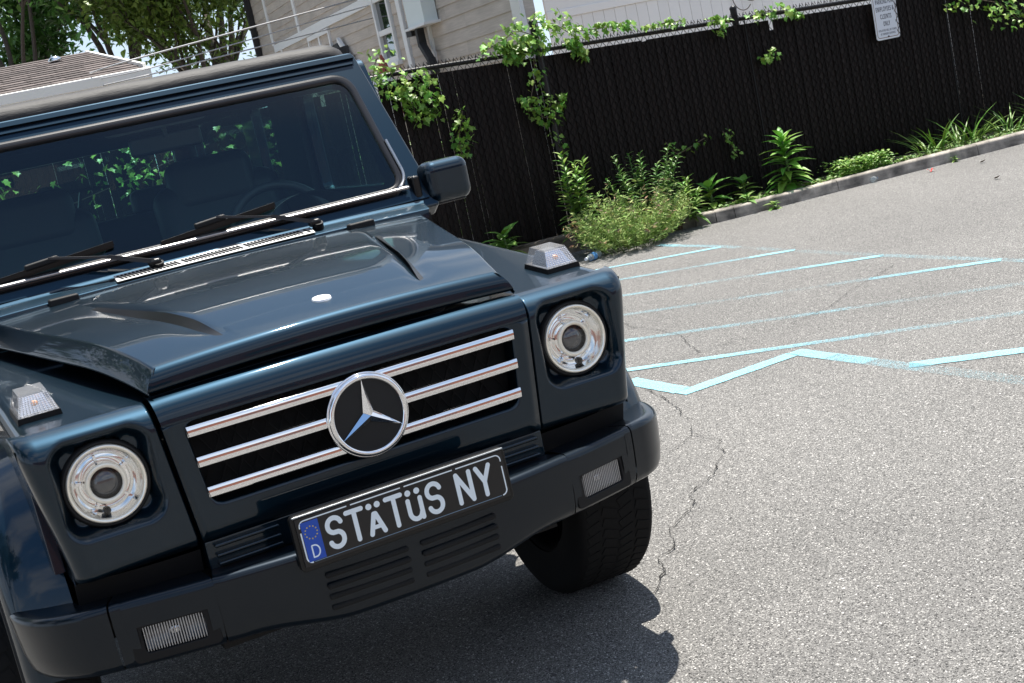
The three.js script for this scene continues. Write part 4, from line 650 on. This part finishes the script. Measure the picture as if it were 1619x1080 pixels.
// ivy on the fence
{
  const ivy = (() => { const sh = [[0, 0], [0.30, -0.10], [0.52, 0.18], [0.34, 0.36], [0.50, 0.62], [0.22, 0.66], [0, 1.05], [-0.22, 0.66], [-0.50, 0.62], [-0.34, 0.36], [-0.52, 0.18], [-0.30, -0.10]]; const p = [0, -0.02, 0.42], ix = []; sh.forEach(([x, z]) => p.push(x, 0.16 * Math.abs(x) - 0.22 * z * z + 0.03, z)); for (let i = 1; i <= 12; i++) ix.push(0, i === 12 ? 1 : i + 1, i); const g = new THREE.BufferGeometry(); g.setAttribute('position', new THREE.Float32BufferAttribute(p, 3)); g.setIndex(ix); g.computeVertexNormals(); return g; })();
  const vine = (seed, label, paths, n, size) => {
    const t = thing('ivy_vine', label, 'vine', [paths[0][0][0], paths[0][0][1], fenceZ(paths[0][0][0])], 'ivy vines on the fence'); const F = new Foliage(seed), r = F.r, st = [], o = t.position;
    for (const pa of paths) {
      const q = pa.map(([x, y, d = 0.05, sp = 0.09]) => [x - o.x, y - o.y, fenceZ(x) + d - o.z, sp]); st.push(tube(q.map(a => a.slice(0, 3)), 0.0045, 5, q.length * 5));
      const L = q.length - 1; for (let i = 0; i < n * 1.6; i++) { const u = r() * L, k = Math.min(L - 1, Math.floor(u)), f = u - k, m = [0, 1, 2, 3].map(j => q[k][j] + (q[k + 1][j] - q[k][j]) * f), sp = m[3]; const g = G(r, 0.85 + 0.6 * r()); F.leaf(ivy, [m[0] + (r() - 0.5) * 2 * sp, m[1] + (r() - 0.5) * 1.7 * sp, m[2] + (r() - 0.3) * 1.3 * sp], (r() - 0.5) * 3.4, 0.15 + r() * 0.9, (r() - 0.5) * 1.2, size * (0.38 + 0.5 * r()), g); }
    }
    for (const q of st) part('stem', q, M_twig, t); part('leaves', F.build(), M_leaf, t);
  };
  const T = fenceTop;
  vine(81, 'ivy crowding over the fence top beside the car roof corner', [[[3.30, 1.70, 0.05, 0.12], [3.42, 2.0, 0.05, 0.15], [3.5, 1.85, 0.08, 0.13], [3.58, 1.62, 0.05, 0.10]], [[3.5, 1.7, 0.06, 0.1], [3.66, 1.62, 0.05, 0.12], [3.62, 1.42, 0.05, 0.1]]], 70, 0.075);
  vine(82, 'bunch of ivy hanging on the slats just below the fence top near the car roof', [[[3.72, 1.80, 0.05, 0.06], [3.76, 1.74, 0.07, 0.10], [3.80, 1.58, 0.06, 0.09], [3.82, 1.42, 0.05, 0.06]]], 60, 0.075);
  vine(83, 'small bunch of ivy low on the slats above the car mirror', [[[4.06, 1.42, 0.05, 0.07], [4.02, 1.33, 0.06, 0.10], [3.98, 1.2, 0.05, 0.10], [3.97, 1.05, 0.05, 0.06]]], 55, 0.07);
  vine(84, 'thick ivy spreading along the fence top left of the tall black post', [[[4.34, 1.86, 0.04, 0.07], [4.52, 1.92, 0.05, 0.10], [4.70, 1.98, 0.06, 0.16], [4.86, 1.90, 0.08, 0.16]], [[4.55, 1.86, 0.06, 0.06], [4.66, 1.78, 0.06, 0.10]], [[4.70, 1.9, 0.05, 0.06], [4.84, 1.84, 0.08, 0.1]]], 75, 0.078);
  vine(85, 'ivy trailing over the fence top to the right of the tall black post', [[[4.90, 2.02, 0.05, 0.10], [5.05, 1.98, 0.05, 0.15], [5.2, 1.86, 0.05, 0.10]], [[5.2, 1.88, 0.04, 0.05], [5.5, 1.86, 0.04, 0.06], [5.78, 1.84, 0.04, 0.05]], [[5.15, 1.8, 0.05, 0.05], [5.28, 1.66, 0.05, 0.05]]], 60, 0.078);
  vine(86, 'long ivy shoot hanging down the slats beside the tall black post', [[[4.80, 1.78, 0.06, 0.10], [4.78, 1.58, 0.06, 0.08], [4.70, 1.38, 0.06, 0.09], [4.90, 1.32, 0.08, 0.09], [4.86, 1.08, 0.06, 0.07], [4.90, 0.86, 0.06, 0.04]], [[4.62, 1.40, 0.06, 0.07], [4.8, 1.2, 0.06, 0.08], [5.0, 1.36, 0.07, 0.04]]], 62, 0.068);
  vine(87, 'pale ivy sprigs scattered along the fence top left of the parking sign', [[[5.9, 1.80, 0.04, 0.03], [6.1, 1.79, 0.04, 0.06], [6.3, 1.78, 0.04, 0.04]], [[6.55, 1.74, 0.04, 0.05], [6.7, 1.70, 0.05, 0.07], [6.62, 1.58, 0.05, 0.07]]], 34, 0.07);
  vine(88, 'ivy sprig climbing over the bare wire gap in the fence top', [[[7.0, 1.68, 0.05, 0.06], [7.2, 1.70, 0.05, 0.08], [7.4, 1.66, 0.06, 0.07], [7.52, 1.6, 0.05, 0.03]]], 46, 0.075);
  vine(89, 'small ivy tuft alone on the dark slats below the wire gap', [[[7.05, 1.28, 0.05, 0.05], [7.2, 1.32, 0.06, 0.06]]], 26, 0.06);
  vine(90, 'shaded ivy on the fence right of the parking sign at the frame edge', [[[9.2, 1.5, 0.05, 0.12], [9.5, 1.4, 0.05, 0.22], [9.8, 1.3, 0.05, 0.25], [10.0, 1.1, 0.05, 0.2]]], 130, 0.07);
  vine(92, 'ivy draped over the fence behind the car, seen through its rear window on the left', [[[-0.6, 1.9, 0.05, 0.2], [-0.2, 1.75, 0.06, 0.25], [0.3, 1.6, 0.05, 0.25]], [[-1.2, 1.7, 0.06, 0.3], [-0.5, 1.4, 0.06, 0.3]]], 75, 0.085);
  vine(93, 'ivy draped over the fence behind the car, seen through the middle of its rear window', [[[0.7, 1.9, 0.05, 0.2], [1.1, 1.8, 0.06, 0.22], [1.4, 1.5, 0.05, 0.2], [1.3, 1.1, 0.05, 0.2]], [[0.4, 1.3, 0.06, 0.3], [1.9, 1.6, 0.06, 0.25]]], 70, 0.085);
  vine(91, 'thin ivy trailing low on the dark slats above the shaded weeds', [[[5.9, 0.75, 0.05, 0.04], [6.0, 0.62, 0.05, 0.06], [6.3, 0.7, 0.05, 0.05]], [[6.5, 0.72, 0.05, 0.05], [6.6, 0.5, 0.05, 0.05]]], 16, 0.06);
}
// litter
{
  const bot = (name, label, pos, ry, squash, L) => {
    const t = thing(name, label, 'bottle', pos); t.rotation.y = ry;
    const pr = [[0.0, 0], [0.028, 0.002], [0.031, 0.01], [0.031, 0.05], [0.029, 0.06], [0.031, 0.07], [0.031, 0.14], [0.026, 0.165], [0.013, 0.19], [0.011, 0.20], [0.011, 0.206]].map(p => new THREE.Vector2(p[0], p[1] * L));
    const g = new THREE.LatheGeometry(pr, 24); g.rotateZ(-Math.PI / 2); g.translate(0, 0.03 * squash, 0); const P = g.attributes.position, r = rng(3); for (let i = 0; i < P.count; i++) { const q = squash < 1 ? 0.008 * noise.noise(P.getX(i) * 30, P.getY(i) * 40, P.getZ(i) * 40) : 0; P.setY(i, (P.getY(i) - 0.03 * squash) * squash + 0.03 * squash + q); P.setZ(i, P.getZ(i) + q); } g.computeVertexNormals();
    part('bottle_body', g, phy(col(0.85, 0.92, 0.95), 0.08, { transmission: 0.8, thickness: 0, ior: 1.5 }), t);
    part('cap', cyl(0.014, 0.014, 0.016, 16, 0.21 * L, 0.03 * squash, 0, 0, Math.PI / 2), std(col(0.75, 0.8, 0.85), 0.4), t);
    part('bottle_label', (() => { const q = new THREE.CylinderGeometry(0.0318, 0.0318, 0.055 * L, 24, 1, true); q.rotateZ(Math.PI / 2); q.scale(1, squash, 1); q.translate(0.105 * L, 0.03 * squash, 0); return q; })(), std(col(0.12, 0.35, 0.75), 0.4), t);
  };
  bot('plastic_bottle', 'clear plastic bottle with blue label lying by the dry bush behind the indicator lamp', [4.62, 0.004, -7.14], Math.PI + 0.5, 1, 1);
  bot('crushed_bottle', 'crushed clear plastic bottle lying against the kerb near the blue line', [7.44, 0.004, -6.96], 0.6, 0.8, 0.85);
  const litter = thing('paper_scrap', 'tiny red scrap of paper on the asphalt near the kerb', 'scrap', [7.85, 0.006, -6.65]);
  part('scrap', surf(6, 6, (u, v) => [(u - 0.5) * 0.06, 0.012 + 0.012 * Math.sin(u * 7 + v * 4), (v - 0.5) * 0.05]), std(col(0.55, 0.03, 0.03), 0.6), litter);
  for (const [x, z, lb] of [[8.15, -6.35, 'dry brown leaf on the asphalt farthest right near the kerb'], [7.35, -5.4, 'dry brown leaf on the asphalt below the red paper scrap']]) { const t = thing('dry_leaf', lb, 'leaf', [x, 0.006, z], 'dry leaves on the asphalt'); part('leaf_blade', leafGeo(0.07, 0.04, 0.5, -0.4), std(col(0.12, 0.09, 0.06), 0.8, { side: THREE.DoubleSide }), t); }
}
// ------------------------------------------------------------------ neighbouring house: a wall running away from the fence
{ // pale concrete yard behind the fence
  const s = new THREE.Shape(); [[-9, 8.9], [14, 8.0], [14, 12.5], [7.0, 12.5], [7.4, 25], [-9, 25]].forEach(([x, z], i) => i ? s.lineTo(x, z) : s.moveTo(x, z)); const g = new THREE.ExtrudeGeometry(s, { depth: 0.03, bevelEnabled: false }); g.rotateX(-Math.PI / 2); g.translate(0, -0.01, 0); uvXZ(g, 0.5);
  struct('yard_paving', g, std(col(0.86, 0.84, 0.80), 0.9, { map: concreteTex }));
}
const HC = V(5.703, 0, -9.6), HD = V(0.11, 0, -0.994).normalize(), HN = V(-0.994, 0, -0.11).normalize();
{
  const sidTex = noiseTex(512, (u, v) => { const t = 0.80 + fbm(u * 6, v * 60, 4, 4) * 0.10 + fbm(u * 3, v * 3, 6, 3) * 0.12 + (rA() - 0.5) * 0.05; return [t, t * 0.985, t * 0.975]; }, true);
  const shades = [0.76, 0.80, 0.73].map(v => std(col(v * 1.07, v * 0.97, v * 0.86), 0.75, { map: sidTex }));
  const M_white = std(col(0.80, 0.80, 0.79), 0.5), M_pane = phy(col(0.02, 0.025, 0.025), 0.03, { clearcoat: 1 }), M_dk = std(col(0.02, 0.02, 0.022), 0.7);
  const house = thing('clapboard_house', 'taupe clapboard house with white trim and windows behind the left part of the fence', 'house', [HC.x, 0, HC.z]);
  const basis = new THREE.Matrix4().makeBasis(HD.clone().negate(), V(0, 1, 0), HN); // local x: away along the wall, z: out of the wall
  const put = g => { const q = mirror(g); q.applyMatrix4(basis); return q; };
  const wallBox = (s0, s1, y0, y1, z0, z1) => box(s1 - s0, y1 - y0, z1 - z0, (s0 + s1) / 2, (y0 + y1) / 2, (z0 + z1) / 2);
  const planPrism = (pts, y0, y1) => { const s = new THREE.Shape(); pts.forEach(([x, z], i) => i ? s.lineTo(x, -z) : s.moveTo(x, -z)); const g = new THREE.ExtrudeGeometry(s, { depth: y1 - y0, bevelEnabled: false }); g.rotateX(-Math.PI / 2); g.translate(0, y0, 0); return g; };
  const core = part('wall', put(planPrism([[0.05, -0.012], [14.3, -0.012], [14.3, -5.3], [0.05, -0.12]], 0, 4.75)), shades[2], house);
  const r = rng(77);
  const board = (s0, s1, y, h) => { // lapped board, thicker at its lower edge
    const g = box(s1 - s0, h + 0.02, 0.012, (s0 + s1) / 2, y + h / 2, 0.004); const P = g.attributes.position; for (let i = 0; i < P.count; i++) if (P.getY(i) < y + h / 2) P.setZ(i, P.getZ(i) + 0.014); g.computeVertexNormals();
    const U = g.attributes.uv; const o = r(); for (let i = 0; i < U.count; i++) U.setXY(i, P.getX(i) * 0.5 + o, (P.getY(i) - y) * 1.2 + o * 3); part('clapboard', put(g), shades[Math.floor(r() * 3)], house);
  };
  const skip = [[4.60, 5.42, 2.12, 3.3]];
  let row = 0; for (let y = 0.30; y < 4.6; y += 0.152, row++) {
    for (const [a, b] of [[0.30, 4.08], [4.28, 14.0]]) { // boards butt at uneven joints
      let s = a; while (s < b - 0.01) { let e = Math.min(b, s + 2.4 + 2.2 * r()); if (b - e < 0.6) e = b; const ranges = [[s, e]]; for (const k of skip) if (y + 0.15 > k[2] && y < k[3]) { for (let i = ranges.length - 1; i >= 0; i--) { const [p, q] = ranges[i]; if (q > k[0] && p < k[1]) { ranges.splice(i, 1); if (k[0] - p > 0.03) ranges.push([p, k[0]]); if (q - k[1] > 0.03) ranges.push([k[1], q]); } } } if (y > 1.4 && y < 5.2) for (const [p, q] of ranges) board(p, q - 0.004, y, 0.152); s = e; }
    }
  }
  const bx = (name, a, mat = M_white, par = house) => part(name, put(wallBox(...a)), mat, par);
  bx('corner_board', [0.05, 0.30, 0, 4.7, -0.01, 0.035], std(col(0.74, 0.73, 0.70), 0.6));
  bx('corner_board', [14.02, 14.3, 0, 4.7, -0.01, 0.035]);
  bx('band_board', [4.28, 12.45, 2.96, 3.09, 0.0, 0.045]);
  bx('trim_board', [12.40, 12.56, 3.09, 4.7, 0.0, 0.04]); bx('trim_board', [10.06, 10.22, 3.09, 4.7, 0.0, 0.04]); bx('trim_board', [5.9, 6.05, 3.09, 4.7, 0.0, 0.04]); bx('trim_board', [11.85, 11.97, 1.8, 2.96, 0.0, 0.035]);
  bx('downspout', [13.72, 13.84, 0, 4.7, 0.03, 0.13], M_dk); bx('trim_board', [4.10, 4.26, 0.2, 4.7, 0.0, 0.05]);
  const win = (s0, s1, y0, y1, mids, vert) => {
    const w = bx('window', [s0, s1, y0, y0 + 0.07, 0.0, 0.06]); bx('window_frame', [s0, s1, y1 - 0.07, y1, 0.0, 0.055], M_white, w); bx('window_frame', [s0, s0 + 0.075, y0 + 0.07, y1 - 0.07, 0, 0.055], M_white, w); bx('window_frame', [s1 - 0.075, s1, y0 + 0.07, y1 - 0.07, 0, 0.055], M_white, w);
    bx('pane', [s0 + 0.07, s1 - 0.07, y0 + 0.06, y1 - 0.06, -0.008, 0.006], M_pane, w); for (const m of mids) vert ? bx('sash_bar', [m - 0.05, m + 0.05, y0 + 0.07, y1 - 0.07, 0, 0.045], M_white, w) : bx('sash_bar', [s0 + 0.075, s1 - 0.075, m - 0.035, m + 0.035, 0, 0.045], M_white, w); bx('sill', [s0 - 0.03, s1 + 0.03, y0 - 0.05, y0, 0, 0.09], M_white, w);
  };
  win(4.62, 5.40, 2.14, 3.28, [2.55], false); win(8.1, 9.62, 2.25, 2.945, [8.86], true);
  // roofed meter box and flue beside the downspout
  const mb = bx('bay_box', [2.72, 3.42, 2.45, 2.9, 0.03, 0.20], std(col(0.72, 0.78, 0.77), 0.5)); bx('box_roof', [2.68, 3.46, 2.9, 2.95, 0.02, 0.25], M_white, mb); bx('box_soffit', [2.66, 3.48, 2.42, 2.45, 0.02, 0.23], M_white, mb); bx('box_lamp', [3.48, 3.70, 2.36, 2.47, 0.05, 0.16], M_dk, mb);
  bx('flue_pipe', [3.20, 3.29, 2.2, 2.42, 0.08, 0.17], M_dk); part('flue_elbow', put(join([bar([3.26, 2.24, 0.13], [2.90, 2.0, 0.16], 0.08, 0.08), bar([2.92, 2.02, 0.16], [2.84, 1.85, 0.16], 0.09, 0.09)])), M_dk, house); bx('trim_board', [3.10, 3.18, 1.6, 2.42, 0.0, 0.05]);
  const ph = thing('folded_parasol', 'folded rust red garden parasol behind the fence beside the white downspout', 'parasol', V(0, 0, 0).copy(HC).addScaledVector(HD, 3.66).addScaledVector(HN, 0.55).toArray());
  part('canopy', new THREE.LatheGeometry([[0.012, 2.22], [0.05, 2.12], [0.11, 1.85], [0.15, 1.55], [0.11, 1.45], [0.02, 1.5]].map(p => new THREE.Vector2(...p)), 9), std(col(0.38, 0.10, 0.07), 0.85), ph); part('pole', cyl(0.018, 0.018, 1.9, 10, 0, 0.95, 0), M_white, ph);
  const pl = thing('white_planter', 'white rounded garden pot top showing above the fence beside the red parasol', 'planter', V(0, 0, 0).copy(HC).addScaledVector(HD, 3.3).addScaledVector(HN, 0.7).toArray());
  part('pot', new THREE.LatheGeometry([[0, 1.99], [0.06, 1.985], [0.13, 1.95], [0.17, 1.88], [0.18, 1.7], [0.12, 1.2], [0, 1.2]].map(p => new THREE.Vector2(...p)), 24), M_white, pl); part('stand', cyl(0.1, 0.14, 1.2, 16, 0, 0.6, 0), M_white, pl);
  const aw = thing('dark_awning', 'dark sloping awning with a white edge on the house wall above the car roof corner', 'awning', [HC.x, 0, HC.z]);
  part('awning_cover', put((() => { const q = rpoly([[7.46, 2.66], [9.5, 2.56], [9.5, 2.0], [6.7, 2.0]], 0.01); const g = ext(q, 0.10, 0.004); g.translate(0, 0, 0.02); return g; })()), M_dk, aw);
  part('awning_edge', put(bar([7.48, 2.69, 0.08], [6.60, 2.10, 0.08], 0.05, 0.10)), M_white, aw);
  // eaves far above, casting their shade
  part('roof', put(planPrism([[-0.3, 0.35], [14.7, 0.35], [14.7, -5.7], [-0.3, -0.35]], 4.76, 4.92)), std(col(0.10, 0.085, 0.08), 0.9), house);
}
{ // pale vinyl panel fence facing the lot, to the right of the house corner
  const f = thing('vinyl_fence', 'tall pale grey vinyl panel fence standing behind the dark slatted fence', 'fence', [7.42, 0.13, -12.4]);
  const M = [0.78, 0.80, 0.765].map(v => std(col(v, v * 0.985, v * 0.95), 0.55)); const r = rng(9);
  for (let i = 0; i < 44; i++) part('panel_board', rbox(0.158, 2.06, 0.022, 0.005, 0.10 + i * 0.161, 1.03, 0.0, 1), M[Math.floor(r() * 3)], f);
  for (let i = 0; i < 4; i++) part('top_panel', box(1.76, 0.40, 0.03, 0.9 + i * 1.78, 2.36, 0.0), M[i % 3], f);
  for (let i = 0; i < 4; i++) part('rail', rbox(1.77, 0.10, 0.05, 0.008, 0.9 + i * 1.78, 2.11, 0.006, 1), M[1], f);
  const vn = new Foliage(99); const tw = []; for (const [x, y] of [[2.9, 1.9], [3.05, 2.0]]) { const q = []; for (let i = 0; i <= 14; i++) { const a = i / 14 * 5.5; q.push([x + 0.16 * Math.cos(a), y + 0.2 * Math.sin(a), 0.06]); } tw.push(tube(q, 0.006, 5, 40)); }
  const b = thing('bare_vine', 'loops of bare brown vine hanging on the pale vinyl fence', 'vine', [7.42, 0.13, -12.4]); for (const q of tw) part('stem', q, M_twig, b);
}
// ------------------------------------------------------------------ low house on the left with a shingle roof
{
  const h = thing('low_shingle_house', 'low house at the far left with brown shingle roof and white gutter', 'house', [2.79, 0, -14]);
  const M_w = std(col(0.80, 0.79, 0.76), 0.5), sh = [0.085, 0.10, 0.07, 0.115].map(v => std(col(v * 1.18, v * 0.98, v * 0.92), 0.95));
  part('wall', box(8, 2.4, 5, -4.3, 1.2, -2.8), std(col(0.6, 0.57, 0.52), 0.8), h);
  part('roof_deck', (() => { const g = box(8.6, 0.05, 3.3, -4.25, 2.88, -1.6); const P = g.attributes.position; for (let i = 0; i < P.count; i++) P.setY(i, P.getY(i) + (-1.6 - P.getZ(i)) * 0.17 + 0.0); g.computeVertexNormals(); return g; })(), sh[2], h);
  const r = rng(4); for (let j = 0; j < 13; j++) { let x = -4.2 + r() * 0.2; while (x < 0.05) { const w = Math.min(0.30 + r() * 0.06, 0.06 - x + 0.001); if (w < 0.05) break; const z = 0.05 - j * 0.25, y = 2.635 + 0.17 * j * 0.25 + 0.026; const g = box(w - 0.008, 0.014, 0.27, x + w / 2, y, z - 0.12, 0.17 - 0.045); part('shingle', g, sh[Math.floor(r() * 4)], h); x += w; } }
  part('gutter', [rbox(8.7, 0.13, 0.12, 0.015, -4.25, 2.57, 0.10, 1)], M_w, h); part('fascia', box(8.6, 0.16, 0.03, -4.25, 2.53, 0.015), M_w, h); part('rake_board', bar([0.06, 2.62, 0.05], [0.06, 3.14, -3.2], 0.04, 0.14), M_w, h);
  part('soffit', box(8.5, 0.02, 0.5, -4.25, 2.44, -0.2), M_w, h);
  part('roof_vent', (() => { const g = new THREE.SphereGeometry(0.07, 16, 10, 0, 7, 0, 1.7); g.scale(1.3, 0.9, 1); g.translate(-0.50, 3.10, -2.5); return g; })(), M_silver, h);
  part('chimney', [box(0.5, 0.7, 0.4, -2.02, 2.98, -0.7)], std(col(0.03, 0.03, 0.035), 0.8), h);
  part('skylight', box(0.36, 0.03, 0.7, -1.72, 2.86, -0.8, 0.17), M_w, h);
}
// overhead cables
{
  const C = [[[2.2, 2.69, -13.9], [2.6, 2.70, -13.1], [6.4, 3.10, -15.2], 0.010, 'bright overhead cable, thickest of those crossing before the trees'], [[2.3, 2.60, -13.85], [2.8, 2.58, -13.2], [6.4, 2.98, -15.2], 0.007, 'thin overhead cable just below the thickest cable'], [[2.3, 2.52, -13.85], [2.8, 2.51, -13.2], [6.4, 2.80, -15.2], 0.008, 'lowest overhead cable crossing in front of the trees']];
  for (const [a, b, c, r, lb] of C) { const t = thing('overhead_cable', lb, 'cable', a, 'overhead cables'); part('cable', tube([[0, 0, 0], [b[0] - a[0], b[1] - a[1], b[2] - a[2]], [c[0] - a[0], c[1] - a[1], c[2] - a[2]]], r, 6, 24), std(col(0.45, 0.45, 0.46), 0.4), t); }
}
// ------------------------------------------------------------------ trees
const treeLeaf = leafGeo(1, 0.55, 0.2, 0.25);
function tree(label, pos, o, group) {
  const t = thing('leafy_tree', label, 'tree', pos, group), F = new Foliage(o.seed), r = F.r, wood = []; let tips = [];
  const grow = (p, d, len, rad, lv) => {
    const q = [p.clone()], c = p.clone(), e = d.clone(); for (let i = 0; i < 4; i++) { e.add(V((r() - 0.5) * 0.35, (r() - 0.25) * 0.25, (r() - 0.5) * 0.35)).normalize(); c.addScaledVector(e, len / 4); q.push(c.clone()); if (lv >= 2) tips.push(c.clone()); }
    const cv = new THREE.CatmullRomCurve3(q); const cs = Array.from({ length: 9 }, (_, i) => cv.getPointAt(i / 8)); const g = new THREE.TubeGeometry(cv, 8, 1, lv > 2 ? 4 : 7), P = g.attributes.position, N = lv > 2 ? 5 : 8; for (let i = 0; i < P.count; i++) { const k = Math.floor(i / N), tt = k / 8, ctr = cs[k], R = rad * (1 - 0.45 * tt); P.setXYZ(i, ctr.x + (P.getX(i) - ctr.x) * R, ctr.y + (P.getY(i) - ctr.y) * R, ctr.z + (P.getZ(i) - ctr.z) * R); } g.computeVertexNormals(); wood.push(g);
    if (lv >= o.levels) { tips.push(c); return; }
    const n = lv === 0 ? o.limbs : 3; for (let i = 0; i < n; i++) { const a = r() * 6.283, sp = lv === 0 ? 0.75 : 0.8; grow(lv === 0 ? q[2 + Math.floor(r() * 3)].clone() : c.clone(), e.clone().add(V(Math.cos(a) * sp, 0.1 + r() * 0.3, Math.sin(a) * sp)).normalize(), len * (0.62 + 0.2 * r()), rad * 0.5, lv + 1); }
  };
  grow(V(0, 0, 0), V(0, 1, 0), o.h * 0.42, o.rad, 0);
  const per = Math.ceil(o.leaves / tips.length); for (const p of tips) { const dens = r() < (o.gap ?? 0.1) ? 0.2 : 1, k = o.tone * (0.75 + 0.5 * r()); for (let i = 0; i < per * dens; i++) { const u = V(r() - 0.5, r() - 0.5, r() - 0.5).multiplyScalar(o.clump * 2 * Math.cbrt(r())); const q = k * (0.7 + 0.6 * r()); F.leaf(treeLeaf, [p.x + u.x, p.y + u.y * 0.75, p.z + u.z], r() * 6.283, (r() - 0.3) * 1.4, r() - 0.5, o.leaf * (0.6 + 0.8 * r()), [0.075 * q * o.warm, 0.15 * q, 0.032 * q]); } }
  part('trunk', wood, std(col(0.075, 0.06, 0.05), 0.9), t); part('crown', F.build(), M_leaf, t);
}
const TR = [
  ['tall open tree with dark branching trunk at the far left before the bright sky', [3.3, 0, -26], { seed: 101, h: 8.5, rad: 0.11, limbs: 5, levels: 4, leaves: 24000, clump: 0.6, leaf: 0.16, tone: 2.1, warm: 1.0, gap: 0.35 }],
  ['full green tree behind the low shingle house', [5.4, 0, -29], { seed: 102, h: 8.5, rad: 0.2, limbs: 6, levels: 4, leaves: 40000, clump: 0.75, leaf: 0.19, tone: 2.1, warm: 0.9 }],
  ['dense dark tree directly left of the clapboard house', [8.6, 0, -31], { seed: 103, h: 9.5, rad: 0.22, limbs: 6, levels: 4, leaves: 40000, clump: 0.8, leaf: 0.19, tone: 1.5, warm: 0.85 }],
  ['yellow green bushy tree low in front of the dark tree', [6.6, 0, -25], { seed: 104, h: 5.2, rad: 0.14, limbs: 6, levels: 4, leaves: 22000, clump: 0.5, leaf: 0.13, tone: 1.95, warm: 1.35 }],
  ['rounded mid green tree showing above the brown roof ridge', [3.9, 0, -33], { seed: 105, h: 7.6, rad: 0.2, limbs: 6, levels: 4, leaves: 22000, clump: 0.8, leaf: 0.2, tone: 1.36, warm: 0.9 }],
];
for (const [l, p, o] of TR) tree(l, p, o, 'trees behind the houses');
// shrubs right behind the slatted fence, glowing through its gaps
{ const F = new Foliage(131), r = F.r; for (let i = 0; i < 5200; i++) { const X = r(), x = -2 + 7.0 * X, top = 1.75 - 0.5 * Math.abs(Math.sin(x * 2.1)); F.leaf(treeLeaf, [x, 0.25 + (top - 0.25) * r(), -8.75 - 0.6 * r() - 0.0 * x], r() * 6.28, r() - 0.5, r() - 0.5, 0.05 + 0.06 * r(), G(r, 1.1)); } const m = part('hedge', F.build(), M_leaf, scene); m.userData = { label: 'loose green shrubs growing close behind the left part of the slatted fence', category: 'hedge', kind: 'stuff' }; }
// ------------------------------------------------------------------ across the lot, behind the photographer: what the chrome and paint mirror
{
  const b = thing('brick_building', 'long low red brick building across the parking lot', 'building', [4, 0, 30]);
  part('wall', box(70, 6.4, 10, 0, 3.2, 5), std(col(0.27, 0.105, 0.07), 0.85), b); part('parapet', box(70.4, 0.3, 10.4, 0, 6.55, 5), std(col(0.5, 0.46, 0.4), 0.7), b);
  for (let i = 0; i < 12; i++) { const w = part('window', box(2.2, 1.6, 0.08, -30 + i * 5.4, 2.7, -0.03), M_pane0(), b); part('window_frame', box(2.4, 0.12, 0.14, -30 + i * 5.4, 1.84, -0.04), std(col(0.6, 0.58, 0.54), 0.6), w); }
}
function M_pane0() { return phy(col(0.02, 0.025, 0.03), 0.05, { clearcoat: 1 }); }
const OT = [
  ['spreading tree beyond the fence, far behind the car and left of the low house', [-3.2, 0, -15.5], { seed: 113, h: 8.5, rad: 0.2, limbs: 6, levels: 4, leaves: 16000, clump: 0.75, leaf: 0.22, tone: 1.2, warm: 0.95, gap: 0.3 }],
  ['round tree beyond the fence, behind the car and out past the left edge', [-8.5, 0, -15], { seed: 114, h: 8.0, rad: 0.2, limbs: 6, levels: 4, leaves: 16000, clump: 0.75, leaf: 0.22, tone: 1.2, warm: 0.95, gap: 0.3 }],
  ['broad tree at the left of the lot beside the parked car', [-12.5, 0, -6.5], { seed: 111, h: 9, rad: 0.25, limbs: 6, levels: 4, leaves: 20000, clump: 0.8, leaf: 0.22, tone: 0.7, warm: 0.9, gap: 0.2 }],
  ['tall tree at the left of the lot nearer the photographer', [-13.5, 0, 0.5], { seed: 112, h: 9.5, rad: 0.25, limbs: 6, levels: 4, leaves: 20000, clump: 0.8, leaf: 0.22, tone: 0.7, warm: 0.9, gap: 0.2 }],
];
for (const [l, p, o] of OT) tree(l, p, o, 'trees out past the left edge');
renderer.render(scene, camera);
